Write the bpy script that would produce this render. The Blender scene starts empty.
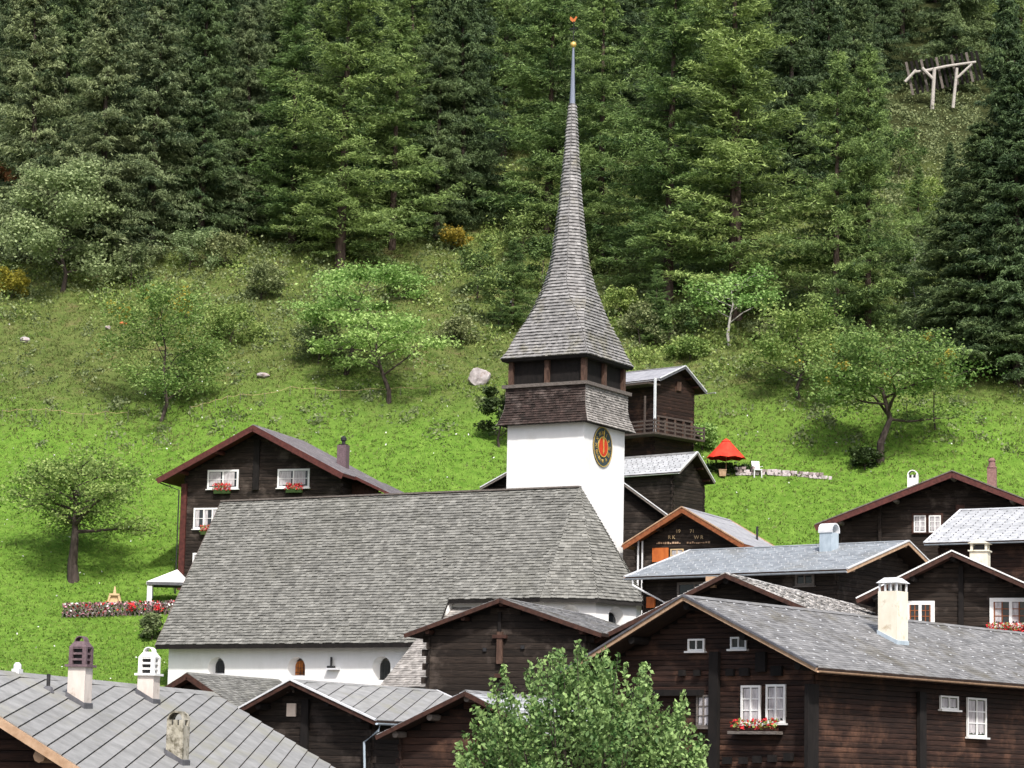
import bpy, math, random
import numpy as np
from mathutils import Vector, Matrix

random.seed(7)
rng = np.random.default_rng(7)
PI = math.pi
sc = bpy.context.scene

# ------------------------------------------------------------------ camera, sky, sun, exposure
FPX = 2700.0
PITCH = math.atan(396 / 2700)
ROLL = math.radians(1.2)
cam_d = bpy.data.cameras.new("camera")
cam = bpy.data.objects.new("camera", cam_d)
sc.collection.objects.link(cam)
cam_d.sensor_width = 36.0
cam_d.lens = 36.0 * FPX / 1024.0
cam_d.clip_start = 1.0
cam_d.clip_end = 3000.0
R0 = np.array([1.0, 0, 0])
CF = np.array([0, math.cos(PITCH), math.sin(PITCH)])
U0 = np.cross(R0, CF)
CR = R0 * math.cos(ROLL) + U0 * math.sin(ROLL)
CU = U0 * math.cos(ROLL) - R0 * math.sin(ROLL)
cam.matrix_world = Matrix(((CR[0], CU[0], -CF[0], 0), (CR[1], CU[1], -CF[1], 0), (CR[2], CU[2], -CF[2], 0), (0, 0, 0, 1)))
sc.camera = cam

SUN_AZ = (0.2, -0.90)      # towards the sun, behind the camera on the right
SUN_EL = math.radians(50)
wd = bpy.data.worlds.new("World")
sc.world = wd
wd.use_nodes = True
nt = wd.node_tree
bg = nt.nodes["Background"]
sky = nt.nodes.new("ShaderNodeTexSky")
sky.sky_type = 'NISHITA'
sky.sun_disc = False
sky.sun_elevation = SUN_EL
sky.sun_rotation = math.atan2(SUN_AZ[0], SUN_AZ[1])
sky.air_density = 1.0
sky.dust_density = 4.0
nt.links.new(sky.outputs[0], bg.inputs[0])
bg.inputs[1].default_value = 0.11
sd = bpy.data.lights.new("sun", 'SUN')
sd.energy = 2.6
sd.angle = math.radians(3.0)
sd.color = (1.0, 0.97, 0.92)
sun = bpy.data.objects.new("sun", sd)
sc.collection.objects.link(sun)
h = math.hypot(*SUN_AZ)
sv = Vector((SUN_AZ[0] / h * math.cos(SUN_EL), SUN_AZ[1] / h * math.cos(SUN_EL), math.sin(SUN_EL)))
sun.rotation_euler = sv.to_track_quat('Z', 'Y').to_euler()
sun.location = (60, -60, 120)
sc.view_settings.view_transform = 'Standard'
sc.view_settings.look = 'None'
sc.view_settings.exposure = 0.85
sc.view_settings.gamma = 1.0


# ------------------------------------------------------------------ measuring helpers
def ray(px, py):
    d = CF + CR * (px - 512) / FPX - CU * (py - 384) / FPX
    return d / d[1]


def at(px, py, Y):
    return ray(px, py) * Y


PROF = np.array([(-60, -14), (60, -6), (100, -4), (150, 1.5), (176, 4.6), (188, 8.4), (200, 14), (214, 22.2), (254, 46),
                 (347, 101), (420, 143), (620, 255), (1000, 420)], float)
_py = np.linspace(-60, 1000, 2121)
_pz = np.interp(_py, PROF[:, 0], PROF[:, 1])
_k = np.exp(-np.linspace(-2, 2, 13) ** 2)
_pz = np.convolve(np.pad(_pz, 6, mode='edge'), _k / _k.sum(), mode='valid')


def ground_z(x, y):
    x = np.asarray(x, float)
    y = np.asarray(y, float)
    z = np.interp(y, _py, _pz)
    w = np.clip((y - 185) / 40, 0, 1)
    b = (0.55 * np.sin(x * .13 + y * .07) + .4 * np.sin(x * .31 - y * .19 + 1.3) + .22 * np.sin(x * .77 + y * .53 + .4)
         + .12 * np.sin(x * 1.7 - y * 1.3))
    return z + b * w * 0.8 + w * .9 * np.sin(x * .045 + .8)


def ground(px, py):
    k = ray(px, py)
    Y = np.arange(150.0, 620.0, 0.25)
    g = ground_z(k[0] * Y, Y) - k[2] * Y
    i = int(np.argmax(g > 0))
    return k * Y[i]


# ------------------------------------------------------------------ materials
MATS = {}


def lin(c):
    return tuple(c) + (1.0,) if len(c) == 3 else tuple(c)


def mat(name, c1, c2=None, scale=3.0, stretch=(1, 1, 1), rough=.8, bump=0.0, tone=False, rnd=0.0, spec=.3, metal=0.0,
        c3=None, c3scale=.4, detail=6.0, c3lo=.52, c3hi=.68):
    m = bpy.data.materials.new(name)
    m.use_nodes = True
    n = m.node_tree.nodes
    l = m.node_tree.links
    b = n["Principled BSDF"]
    b.inputs["Roughness"].default_value = rough
    b.inputs["Specular IOR Level"].default_value = spec
    b.inputs["Metallic"].default_value = metal
    if c2 is None:
        c2 = c1
    tc = n.new("ShaderNodeTexCoord")
    mp = n.new("ShaderNodeMapping")
    mp.inputs["Scale"].default_value = stretch
    l.new(tc.outputs["Object"], mp.inputs[0])
    no = n.new("ShaderNodeTexNoise")
    no.inputs["Scale"].default_value = scale
    no.inputs["Detail"].default_value = detail
    no.inputs["Roughness"].default_value = .65
    l.new(mp.outputs[0], no.inputs["Vector"])
    cr = n.new("ShaderNodeValToRGB")
    cr.color_ramp.elements[0].position = .33
    cr.color_ramp.elements[1].position = .67
    cr.color_ramp.elements[0].color = lin(c1)
    cr.color_ramp.elements[1].color = lin(c2)
    l.new(no.outputs[0], cr.inputs[0])
    col = cr.outputs[0]
    if c3 is not None:
        n2 = n.new("ShaderNodeTexNoise")
        n2.inputs["Scale"].default_value = c3scale
        n2.inputs["Detail"].default_value = 8
        n2.inputs["Roughness"].default_value = .7
        l.new(tc.outputs["Object"], n2.inputs["Vector"])
        r2 = n.new("ShaderNodeValToRGB")
        r2.color_ramp.elements[0].position = c3lo
        r2.color_ramp.elements[1].position = c3hi
        l.new(n2.outputs[0], r2.inputs[0])
        mx = n.new("ShaderNodeMix")
        mx.data_type = 'RGBA'
        l.new(r2.outputs[0], mx.inputs[0])
        l.new(col, mx.inputs[6])
        mx.inputs[7].default_value = lin(c3)
        col = mx.outputs[2]
    if tone:
        a = n.new("ShaderNodeAttribute")
        a.attribute_name = "tone"
        mu = n.new("ShaderNodeVectorMath")
        mu.operation = 'SCALE'
        l.new(col, mu.inputs[0])
        l.new(a.outputs["Fac"], mu.inputs["Scale"])
        col = mu.outputs[0]
    if rnd:
        oi = n.new("ShaderNodeObjectInfo")
        mr = n.new("ShaderNodeMapRange")
        mr.inputs[3].default_value = 1 - rnd
        mr.inputs[4].default_value = 1 + rnd
        l.new(oi.outputs["Random"], mr.inputs[0])
        mu = n.new("ShaderNodeVectorMath")
        mu.operation = 'SCALE'
        l.new(col, mu.inputs[0])
        l.new(mr.outputs[0], mu.inputs["Scale"])
        col = mu.outputs[0]
    l.new(col, b.inputs["Base Color"])
    if bump:
        bu = n.new("ShaderNodeBump")
        bu.inputs["Strength"].default_value = bump
        bu.inputs["Distance"].default_value = .05
        l.new(no.outputs[0], bu.inputs["Height"])
        l.new(bu.outputs[0], b.inputs["Normal"])
    MATS[name] = m
    return m


def leafmat(name, dark, light, trans=.3, rnd=.22, hue=.015):
    m = bpy.data.materials.new(name)
    m.use_nodes = True
    n = m.node_tree.nodes
    l = m.node_tree.links
    for x in list(n):
        n.remove(x)
    out = n.new("ShaderNodeOutputMaterial")
    a = n.new("ShaderNodeAttribute")
    a.attribute_name = "tone"
    cr = n.new("ShaderNodeValToRGB")
    cr.color_ramp.elements[0].color = lin(dark)
    cr.color_ramp.elements[1].color = lin(light)
    l.new(a.outputs["Fac"], cr.inputs[0])
    oi = n.new("ShaderNodeObjectInfo")
    mr = n.new("ShaderNodeMapRange")
    mr.inputs[3].default_value = 1 - rnd
    mr.inputs[4].default_value = 1 + rnd
    l.new(oi.outputs["Random"], mr.inputs[0])
    mh = n.new("ShaderNodeMapRange")
    mh.inputs[3].default_value = .5 + hue
    mh.inputs[4].default_value = .5 - hue
    l.new(oi.outputs["Random"], mh.inputs[0])
    hs = n.new("ShaderNodeHueSaturation")
    l.new(cr.outputs[0], hs.inputs["Color"])
    l.new(mr.outputs[0], hs.inputs["Value"])
    l.new(mh.outputs[0], hs.inputs["Hue"])
    d = n.new("ShaderNodeBsdfPrincipled")
    d.inputs["Roughness"].default_value = .55
    d.inputs["Specular IOR Level"].default_value = .25
    t = n.new("ShaderNodeBsdfTranslucent")
    l.new(hs.outputs[0], d.inputs["Base Color"])
    l.new(hs.outputs[0], t.inputs["Color"])
    ms = n.new("ShaderNodeMixShader")
    ms.inputs[0].default_value = trans
    l.new(d.outputs[0], ms.inputs[1])
    l.new(t.outputs[0], ms.inputs[2])
    l.new(ms.outputs[0], out.inputs[0])
    MATS[name] = m
    return m


mat('log_dark', (.006, .0042, .0033), (.027, .019, .0145), 3.0, (.5, .5, 6), .9, .5, rnd=.3, tone=True, c3=(.06, .047, .039), c3scale=.8)
mat('log_brown', (.009, .0045, .0034), (.042, .02, .0135), 2.6, (.5, .5, 6), .85, .5, rnd=.25, tone=True, c3=(.10, .05, .031), c3scale=.7)
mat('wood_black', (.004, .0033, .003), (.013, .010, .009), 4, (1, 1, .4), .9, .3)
mat('wood_soffit', (.014, .008, .006), (.036, .02, .013), 4, (1, 1, 1), .85, .2)
mat('wood_brown', (.025, .011, .008), (.07, .03, .02), 5, (1, 1, 1), .75, .2)
mat('wood_red', (.05, .014, .012), (.11, .032, .025), 5, (1, 1, 1), .65, .15)
mat('wood_orange', (.14, .042, .015), (.28, .095, .035), 5, (1, 1, 1), .6, .15)
mat('shutter_orange', (.36, .085, .018), (.5, .14, .03), 5, (1, 1, .3), .6, .15)
mat('wood_weathered', (.04, .03, .026), (.11, .085, .072), 5, (1, 1, 4), .9, .3)
mat('wood_tan', (.32, .2, .12), (.48, .33, .22), 5, (1, 1, 1), .75, .15)
mat('wood_pale', (.5, .36, .2), (.62, .46, .26), 5, (1, 1, 1), .75, .1)
mat('wood_grey', (.085, .072, .063), (.2, .175, .158), 5, (1, 1, 4), .9, .3)
mat('post_brown', (.04, .022, .016), (.12, .07, .05), 6, (1, 1, .3), .85, .3)
mat('birch_log', (.34, .31, .28), (.5, .47, .43), 5, (1, 1, .5), .8, .3)
mat('white_paint', (.72, .72, .70), (.8, .8, .79), 3, (1, 1, 1), .55)
mat('white_metal', (.55, .56, .58), (.68, .69, .71), 3, (1, 1, 1), .4, spec=.5)
mat('zinc', (.28, .32, .36), (.42, .46, .5), 4, (1, 1, .5), .35, .05, spec=.5)
mat('steel_blue', (.32, .39, .45), (.46, .53, .59), 4, (1, 1, .5), .35, .05, spec=.5)
mat('plaster', (.76, .76, .745), (.82, .82, .81), 1.6, (1, 1, .3), .85, .2, c3=(.69, .68, .64), c3scale=.5, c3lo=.54, c3hi=.8)
mat('chimney_plaster', (.5, .44, .4), (.66, .6, .55), 3, (1, 1, .3), .9, .3, c3=(.3, .25, .2), c3scale=2.2, c3lo=.56, c3hi=.75)
mat('chimney_cream', (.66, .61, .49), (.78, .74, .63), 2, (1, 1, .6), .9, .2, c3=(.42, .32, .2), c3scale=1.6, c3lo=.56, c3hi=.72)
mat('chimney_moss', (.3, .28, .22), (.5, .47, .4), 4, (1, 1, .4), .95, .5, c3=(.08, .07, .045), c3scale=2.6, c3lo=.46, c3hi=.6)
mat('brick_pink', (.17, .09, .085), (.27, .16, .14), 9, (1, 1, 1), .9, .3)
mat('chimney_purple', (.09, .06, .07), (.17, .12, .13), 9, (1, 1, 1), .85, .2)
mat('lead', (.07, .07, .08), (.13, .13, .14), 5, (1, 1, 1), .6)
mat('black_iron', (.012, .012, .014), (.03, .03, .032), 5, (1, 1, 1), .6)
mat('shingle', (.125, .124, .113), (.225, .223, .205), 2.2, (1, 1, 1), .9, .3, tone=True, c3=(.135, .134, .115), c3scale=.2, c3lo=.5, c3hi=.8)
mat('shingle_spire', (.165, .16, .158), (.3, .295, .29), 2.2, (1, 1, 1), .85, .3, tone=True, c3=(.2, .19, .15), c3scale=.5)
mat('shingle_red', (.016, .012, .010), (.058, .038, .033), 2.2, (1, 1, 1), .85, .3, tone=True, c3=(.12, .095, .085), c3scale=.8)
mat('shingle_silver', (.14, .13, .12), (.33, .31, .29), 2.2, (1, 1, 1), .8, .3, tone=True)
mat('slate', (.135, .134, .134), (.25, .248, .248), 2.5, (1, 1, 1), .7, .15, tone=True, c3=(.12, .11, .085), c3scale=.4)
mat('slate_blue', (.2, .22, .24), (.32, .345, .37), 2.0, (1, 1, 1), .6, .1, tone=True, c3=(.22, .225, .22), c3scale=.4)
mat('slate_pale', (.34, .35, .36), (.5, .51, .53), 2.0, (1, 1, 1), .6, .1, tone=True)
mat('stone_slab', (.34, .33, .32), (.62, .6, .58), 2.6, (1, 1, 1), .9, .5, tone=True, c3=(.09, .085, .07), c3scale=1.6, c3lo=.5, c3hi=.65)
mat('roof_panel', (.2, .2, .195), (.3, .3, .295), 1.8, (1, 1, 1), .75, .12, rnd=.07, c3=(.25, .245, .2), c3scale=.35)
mat('roof_seam', (.035, .034, .033), (.07, .068, .065), 5, (1, 1, 1), .8)
mat('metal_roof', (.13, .12, .13), (.24, .225, .235), 1.6, (1, 1, 1), .42, .05, rnd=.1, spec=.5)
mat('metal_grey', (.3, .3, .33), (.44, .44, .47), 1.6, (1, 1, 1), .42, .05, spec=.5)
mat('roof_core', (.015, .014, .013), (.03, .027, .025), 3, (1, 1, 1), .9)
mat('stone_wall', (.22, .2, .18), (.42, .39, .36), 2.5, (1, 1, 1), .95, .6)
mat('glass', (.015, .017, .02), (.03, .035, .04), 1, (1, 1, 1), .08, spec=.6)
mat('curtain', (.3, .28, .29), (.58, .56, .57), 7, (1, 1, .3), .8)
mat('painted_glow_glass', (.03, .012, .006), (.5, .16, .03), 2.4, (1, 1, 1), .2)  # warm glow painted into the pane colour, nothing shines behind it
mat('clock_blue', (.02, .03, .04), (.05, .07, .085), 5, (1, 1, 1), .5)
mat('clock_red', (.45, .03, .012), (.6, .06, .02), 5, (1, 1, 1), .5)
mat('gold', (.55, .36, .08), (.75, .52, .15), 5, (1, 1, 1), .35, spec=.6, metal=.3)
mat('copper_red', (.5, .13, .04), (.6, .2, .06), 5, (1, 1, 1), .5)
mat('lead_spire', (.13, .15, .2), (.22, .25, .32), 4, (1, 1, .2), .4, spec=.5)
mat('parasol_red', (.62, .03, .015), (.75, .06, .03), 2, (1, 1, 1), .8)
mat('canvas', (.74, .74, .74), (.8, .8, .8), 2, (1, 1, 1), .8)
mat('plastic_white', (.78, .78, .8), (.8, .8, .8), 2, (1, 1, 1), .5)
mat('rock', (.24, .21, .21), (.5, .46, .47), 1.6, (1, 1, 1), .9, .7, c3=(.2, .12, .09), c3scale=1.2)
mat('bark', (.03, .022, .018), (.09, .07, .06), 6, (1, 1, .2), .95, .6)
mat('bark_red', (.045, .03, .025), (.11, .08, .065), 4, (1, 1, .2), .95, .6)
mat('bark_pale', (.3, .28, .26), (.5, .47, .44), 4, (1, 1, .4), .9, .3)
mat('red_dot', (.55, .02, .03), (.7, .05, .06), 8, (1, 1, 1), .8)
mat('paper', (.6, .5, .42), (.66, .57, .5), 8, (1, 1, 1), .8)
mat('blossom', (.6, .2, .3), (.75, .45, .5), 8, (1, 1, 1), .8, tone=True)
leafmat('needle_larch', (.03, .068, .018), (.27, .38, .12), .22, .2)
leafmat('needle_spruce', (.024, .05, .02), (.16, .225, .09), .2)
leafmat('needle_shaded', (.018, .04, .016), (.10, .15, .06), .15)  # spruce green darkened for back rows, shade between trees put into the colour
leafmat('needle_grey', (.026, .052, .022), (.21, .265, .125), .2)
leafmat('leaf_fresh', (.13, .26, .05), (.46, .64, .22), .3, .1)
leafmat('leaf_apple', (.10, .18, .035), (.38, .48, .15), .3, .1)
leafmat('leaf_olive', (.09, .125, .05), (.32, .37, .17), .3, .1)
leafmat('leaf_silver', (.11, .17, .06), (.4, .5, .25), .3, .1)
leafmat('leaf_yellow', (.22, .2, .03), (.48, .4, .06), .35, .1)
leafmat('leaf_rust', (.16, .08, .03), (.3, .17, .07), .35, .1)
leafmat('leaf_near', (.045, .11, .025), (.31, .45, .16), .22, .0, 0)
leafmat('leaf_dark', (.02, .04, .012), (.06, .10, .03), .3, .1)
leafmat('grass_blade', (.11, .19, .03), (.32, .44, .10), .45, 0, 0)
leafmat('grass_dry', (.095, .13, .03), (.31, .335, .12), .45, 0, 0)


def M(n):
    return MATS[n]


# ground material: meadow green below, olive and browner towards the wood
gm = bpy.data.materials.new('meadow')
gm.use_nodes = True
_n = gm.node_tree.nodes
_l = gm.node_tree.links
_b = _n["Principled BSDF"]
_b.inputs["Roughness"].default_value = 1
_b.inputs["Specular IOR Level"].default_value = .05
_tc = _n.new("ShaderNodeTexCoord")


def _noise(s, d=8, r=.65):
    x = _n.new("ShaderNodeTexNoise")
    x.inputs["Scale"].default_value = s
    x.inputs["Detail"].default_value = d
    x.inputs["Roughness"].default_value = r
    _l.new(_tc.outputs["Object"], x.inputs["Vector"])
    return x


def _ramp(src, p0, c0, p1, c1):
    x = _n.new("ShaderNodeValToRGB")
    e = x.color_ramp.elements
    e[0].position, e[1].position = p0, p1
    e[0].color, e[1].color = lin(c0), lin(c1)
    _l.new(src, x.inputs[0])
    return x.outputs[0]


def _mix(f, a, b_):
    x = _n.new("ShaderNodeMix")
    x.data_type = 'RGBA'
    _l.new(f, x.inputs[0])
    _l.new(a, x.inputs[6])
    _l.new(b_, x.inputs[7])
    return x.outputs[2]


_sx = _n.new("ShaderNodeSeparateXYZ")
_l.new(_tc.outputs["Object"], _sx.inputs[0])
_nb = _noise(.06, 5)
_ad = _n.new("ShaderNodeMath")
_ad.operation = 'MULTIPLY_ADD'
_l.new(_nb.outputs[0], _ad.inputs[0])
_ad.inputs[1].default_value = 26
_l.new(_sx.outputs[1], _ad.inputs[2])
_mr = _n.new("ShaderNodeMapRange")
_mr.inputs[1].default_value = 234
_mr.inputs[2].default_value = 250
_l.new(_ad.outputs[0], _mr.inputs[0])
_low = _ramp(_noise(1.3).outputs[0], .3, (.08, .17, .02), .7, (.18, .30, .05))
_up = _ramp(_noise(.9).outputs[0], .3, (.06, .10, .022), .7, (.16, .19, .06))
_c = _mix(_mr.outputs[0], _low, _up)
_dirt = _ramp(_noise(.35, 9, .7).outputs[0], .55, (0, 0, 0), .72, (1, 1, 1))
_dm = _n.new("ShaderNodeMath")
_dm.operation = 'MULTIPLY'
_l.new(_dirt, _dm.inputs[0])
_l.new(_mr.outputs[0], _dm.inputs[1])
_dc = _ramp(_noise(2).outputs[0], .3, (.10, .075, .04), .7, (.19, .14, .08))
_c = _mix(_dm.outputs[0], _c, _dc)
_mf = _n.new("ShaderNodeMapRange")
_mf.inputs[1].default_value = 285
_mf.inputs[2].default_value = 312
_l.new(_ad.outputs[0], _mf.inputs[0])
_fl = _ramp(_noise(.8).outputs[0], .3, (.02, .028, .010), .7, (.06, .065, .025))
_c = _mix(_mf.outputs[0], _c, _fl)
_mv = _n.new("ShaderNodeMapRange")
_mv.inputs[1].default_value = 172
_mv.inputs[2].default_value = 180
_l.new(_sx.outputs[1], _mv.inputs[0])
_gv = _ramp(_noise(1.5).outputs[0], .3, (.12, .11, .095), .7, (.24, .22, .2))
_c = _mix(_mv.outputs[0], _gv, _c)
_l.new(_c, _b.inputs["Base Color"])
_bu = _n.new("ShaderNodeBump")
_bu.inputs["Strength"].default_value = .8
_bu.inputs["Distance"].default_value = .4
_l.new(_noise(1.7, 9, .75).outputs[0], _bu.inputs["Height"])
_l.new(_bu.outputs[0], _b.inputs["Normal"])


# ------------------------------------------------------------------ mesh helpers
def link(o, parent=None):
    sc.collection.objects.link(o)
    if parent is not None:
        o.parent = parent
    return o


def tag(o, label=None, cat=None, group=None, kind=None):
    if label:
        o["label"] = label
    if cat:
        o["category"] = cat
    if group:
        o["group"] = group
    if kind:
        o["kind"] = kind
    return o


def empty(name, loc=(0, 0, 0), rz=0.0, label=None, cat=None, group=None):
    o = bpy.data.objects.new(name, None)
    o.empty_display_size = .3
    link(o)
    o.location = loc
    o.rotation_euler = (0, 0, rz)
    return tag(o, label, cat, group)


def mesh_np(name, V, F, material, tones=None, smooth=False):
    """F: (m,3) or (m,4) int array"""
    me = bpy.data.meshes.new(name)
    V = np.asarray(V, np.float32)
    F = np.asarray(F, np.int32)
    m, k = F.shape
    me.vertices.add(len(V))
    me.vertices.foreach_set("co", V.ravel())
    me.loops.add(m * k)
    me.loops.foreach_set("vertex_index", F.ravel())
    me.polygons.add(m)
    me.polygons.foreach_set("loop_start", np.arange(0, m * k, k, dtype=np.int32))
    me.polygons.foreach_set("loop_total", np.full(m, k, np.int32))
    if smooth:
        me.polygons.foreach_set("use_smooth", np.ones(m, bool))
    me.update(calc_edges=True)
    a = me.attributes.new("tone", 'FLOAT', 'FACE')
    a.data.foreach_set("value", np.ones(m, np.float32) if tones is None else np.asarray(tones, np.float32))
    if material:
        me.materials.append(M(material))
    return me


class MB:
    def __init__(s):
        s.v, s.f, s.t = [], [], []

    def add(s, vs, fs, tone=1.0):
        b = len(s.v)
        s.v += [tuple(float(c) for c in p) for p in vs]
        for f in fs:
            s.f.append(tuple(i + b for i in f))
            s.t.append(tone)
        return s

    def hexa(s, p, tone=1.0):
        """8 points: bottom 0-3 ccw, top 4-7"""
        return s.add(p, [(3, 2, 1, 0), (4, 5, 6, 7), (0, 1, 5, 4), (1, 2, 6, 5), (2, 3, 7, 6), (3, 0, 4, 7)], tone)

    def box(s, x0, x1, y0, y1, z0, z1, tone=1.0):
        return s.hexa([(x0, y0, z0), (x1, y0, z0), (x1, y1, z0), (x0, y1, z0), (x0, y0, z1), (x1, y0, z1), (x1, y1, z1), (x0, y1, z1)], tone)

    def bar(s, a, b, w, h, up=(0, 0, 1), tone=1.0):
        a = np.asarray(a, float)
        b = np.asarray(b, float)
        d = (b - a) / (np.linalg.norm(b - a) + 1e-9)
        up = np.asarray(up, float)
        sd_ = np.cross(d, up)
        if np.linalg.norm(sd_) < 1e-6:
            sd_ = np.cross(d, (0, 1, 0))
        sd_ /= np.linalg.norm(sd_)
        u2 = np.cross(sd_, d)
        sd_ = sd_ * w / 2
        u2 = u2 * h / 2
        return s.hexa([a - sd_ - u2, a + sd_ - u2, b + sd_ - u2, b - sd_ - u2, a - sd_ + u2, a + sd_ + u2, b + sd_ + u2, b - sd_ + u2], tone)

    def tube(s, pts, rad, n=8, tone=1.0):
        pts = [np.asarray(p, float) for p in pts]
        if not hasattr(rad, '__len__'):
            rad = [rad] * len(pts)
        b = len(s.v)
        for i, p in enumerate(pts):
            d = pts[min(i + 1, len(pts) - 1)] - pts[max(i - 1, 0)]
            d /= np.linalg.norm(d) + 1e-9
            a = np.cross(d, (0, 0, 1) if abs(d[2]) < .9 else (1, 0, 0))
            a /= np.linalg.norm(a)
            c = np.cross(d, a)
            for k in range(n):
                t = 2 * PI * k / n
                s.v.append(tuple(p + rad[i] * (a * math.cos(t) + c * math.sin(t))))
        for i in range(len(pts) - 1):
            for k in range(n):
                s.f.append((b + i * n + k, b + i * n + (k + 1) % n, b + (i + 1) * n + (k + 1) % n, b + (i + 1) * n + k))
                s.t.append(tone)
        s.f.append(tuple(b + k for k in range(n))[::-1])
        s.t.append(tone)
        s.f.append(tuple(b + (len(pts) - 1) * n + k for k in range(n)))
        s.t.append(tone)
        return s

    def prism(s, poly, vec, tone=1.0):
        """polygon (3D points) extruded by vec"""
        n = len(poly)
        p2 = [np.asarray(p, float) + np.asarray(vec, float) for p in poly]
        return s.add(list(poly) + p2, [tuple(range(n))[::-1], tuple(range(n, 2 * n))] +
                     [(i, (i + 1) % n, n + (i + 1) % n, n + i) for i in range(n)], tone)

    def lathe(s, prof, n=16, c=(0, 0, 0), tone=1.0):
        b = len(s.v)
        for r_, z in prof:
            for k in range(n):
                t = 2 * PI * k / n
                s.v.append((c[0] + r_ * math.cos(t), c[1] + r_ * math.sin(t), c[2] + z))
        for i in range(len(prof) - 1):
            for k in range(n):
                s.f.append((b + i * n + k, b + i * n + (k + 1) % n, b + (i + 1) * n + (k + 1) % n, b + (i + 1) * n + k))
                s.t.append(tone)
        s.f.append(tuple(b + k for k in range(n))[::-1])
        s.t.append(tone)
        s.f.append(tuple(b + (len(prof) - 1) * n + k for k in range(n)))
        s.t.append(tone)
        return s

    def mesh(s, name, material, smooth=False):
        me = bpy.data.meshes.new(name)
        me.from_pydata(s.v, [], s.f)
        if smooth:
            for p in me.polygons:
                p.use_smooth = True
        a = me.attributes.new("tone", 'FLOAT', 'FACE')
        a.data.foreach_set("value", np.asarray(s.t, np.float32))
        me.materials.append(M(material))
        me.update()
        return me

    def build(s, name, material, parent=None, kind=None, smooth=False):
        o = bpy.data.objects.new(name, s.mesh(name, material, smooth))
        link(o, parent)
        if kind:
            o["kind"] = kind
        return o


def unit(a):
    a = np.asarray(a, float)
    return a / np.linalg.norm(a)


def facet_frame(poly):
    p = [np.asarray(q, float) for q in poly]
    n = unit(np.cross(p[1] - p[0], p[2] - p[0]))
    if n[2] < 0:
        n = -n
    e2 = unit(np.array([0, 0, 1.0]) - n * n[2])
    e1 = np.cross(e2, n)
    return p[0], e1, e2, n, [(float((q - p[0]) @ e1), float((q - p[0]) @ e2)) for q in p]


def srange(P, t):
    xs = []
    for i in range(len(P)):
        (a, b), (c, d) = P[i], P[(i + 1) % len(P)]
        if (b - t) * (d - t) <= 0 and abs(b - d) > 1e-9:
            xs.append(a + (c - a) * (t - b) / (d - b))
    return (min(xs), max(xs)) if len(xs) >= 2 else None


def shingles(mb, poly, expo, wr, th, jit=.02, tone=(.75, 1.25), off=.0, lift=.3):
    o, e1, e2, n, P = facet_frame(poly)
    t0 = min(q[1] for q in P)
    t1 = max(q[1] for q in P)
    t = t0
    while t < t1 - .02:
        r = srange(P, min(t + expo * .5, t1 - .01))
        if r is None:
            t += expo
            continue
        s = r[0] - random.random() * wr[0] * .5
        row = random.uniform(.93, 1.07)
        while s < r[1] - .02:
            w = random.uniform(*wr)
            a = max(s, r[0])
            b = min(s + w, r[1])
            s += w
            if b - a < .02:
                continue
            j = random.uniform(-jit, jit)
            hh = th * random.uniform(.7, 1.4) + off
            tb = t + j
            tt = min(t + expo * 1.25, t1 + .02)
            q = lambda u_, v_, h_: o + e1 * u_ + e2 * v_ + n * h_
            g = .004
            mb.add([q(a + g, tb, off - .01), q(b - g, tb, off - .01), q(a + g, tb, hh), q(b - g, tb, hh),
                    q(b - g, tt, off + th * lift * .4), q(a + g, tt, off + th * lift * .4)],
                   [(2, 3, 4, 5), (0, 1, 3, 2), (0, 2, 5), (1, 4, 3)], row * random.uniform(*tone))
        t += expo


def clip_half(P, nx, ny, c, keep_less):
    """clip 2D polygon by nx*s+ny*t < c (or >)"""
    out = []
    sg = 1 if keep_less else -1
    for i in range(len(P)):
        a, b = P[i], P[(i + 1) % len(P)]
        da = sg * (nx * a[0] + ny * a[1] - c)
        db = sg * (nx * b[0] + ny * b[1] - c)
        if da <= 0:
            out.append(a)
        if da * db < 0:
            k = da / (da - db)
            out.append((a[0] + (b[0] - a[0]) * k, a[1] + (b[1] - a[1]) * k))
    return out


def strips(poly, direction, step, parent, name, material, raise_=.03, base=.012, gap=.012):
    """a roof facet covered by separate sheets lying along a direction"""
    o, e1, e2, n, P = facet_frame(poly)
    dx, dy = float(np.dot(direction, e1)), float(np.dot(direction, e2))
    L = math.hypot(dx, dy)
    nx, ny = -dy / L, dx / L
    cs = [nx * a + ny * b for a, b in P]
    c = min(cs)
    objs = []
    while c < max(cs):
        w = step * random.uniform(.97, 1.03)
        Q = clip_half(P, nx, ny, c + gap, False)
        if len(Q) >= 3:
            Q = clip_half(Q, nx, ny, c + w - gap, True)
        if len(Q) >= 3:
            top = []
            for a, b in Q:
                fr = (nx * a + ny * b - c) / w
                top.append(o + e1 * a + e2 * b + n * (base + raise_ * fr))
            bot = [o + e1 * a + e2 * b + n * .002 for a, b in Q]
            k = len(Q)
            mb = MB()
            mb.add(bot + top, [tuple(range(k, 2 * k))] + [(i, (i + 1) % k, k + (i + 1) % k, k + i) for i in range(k)])
            objs.append(mb.build(name, material, parent))
        c += w
    return objs


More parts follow.
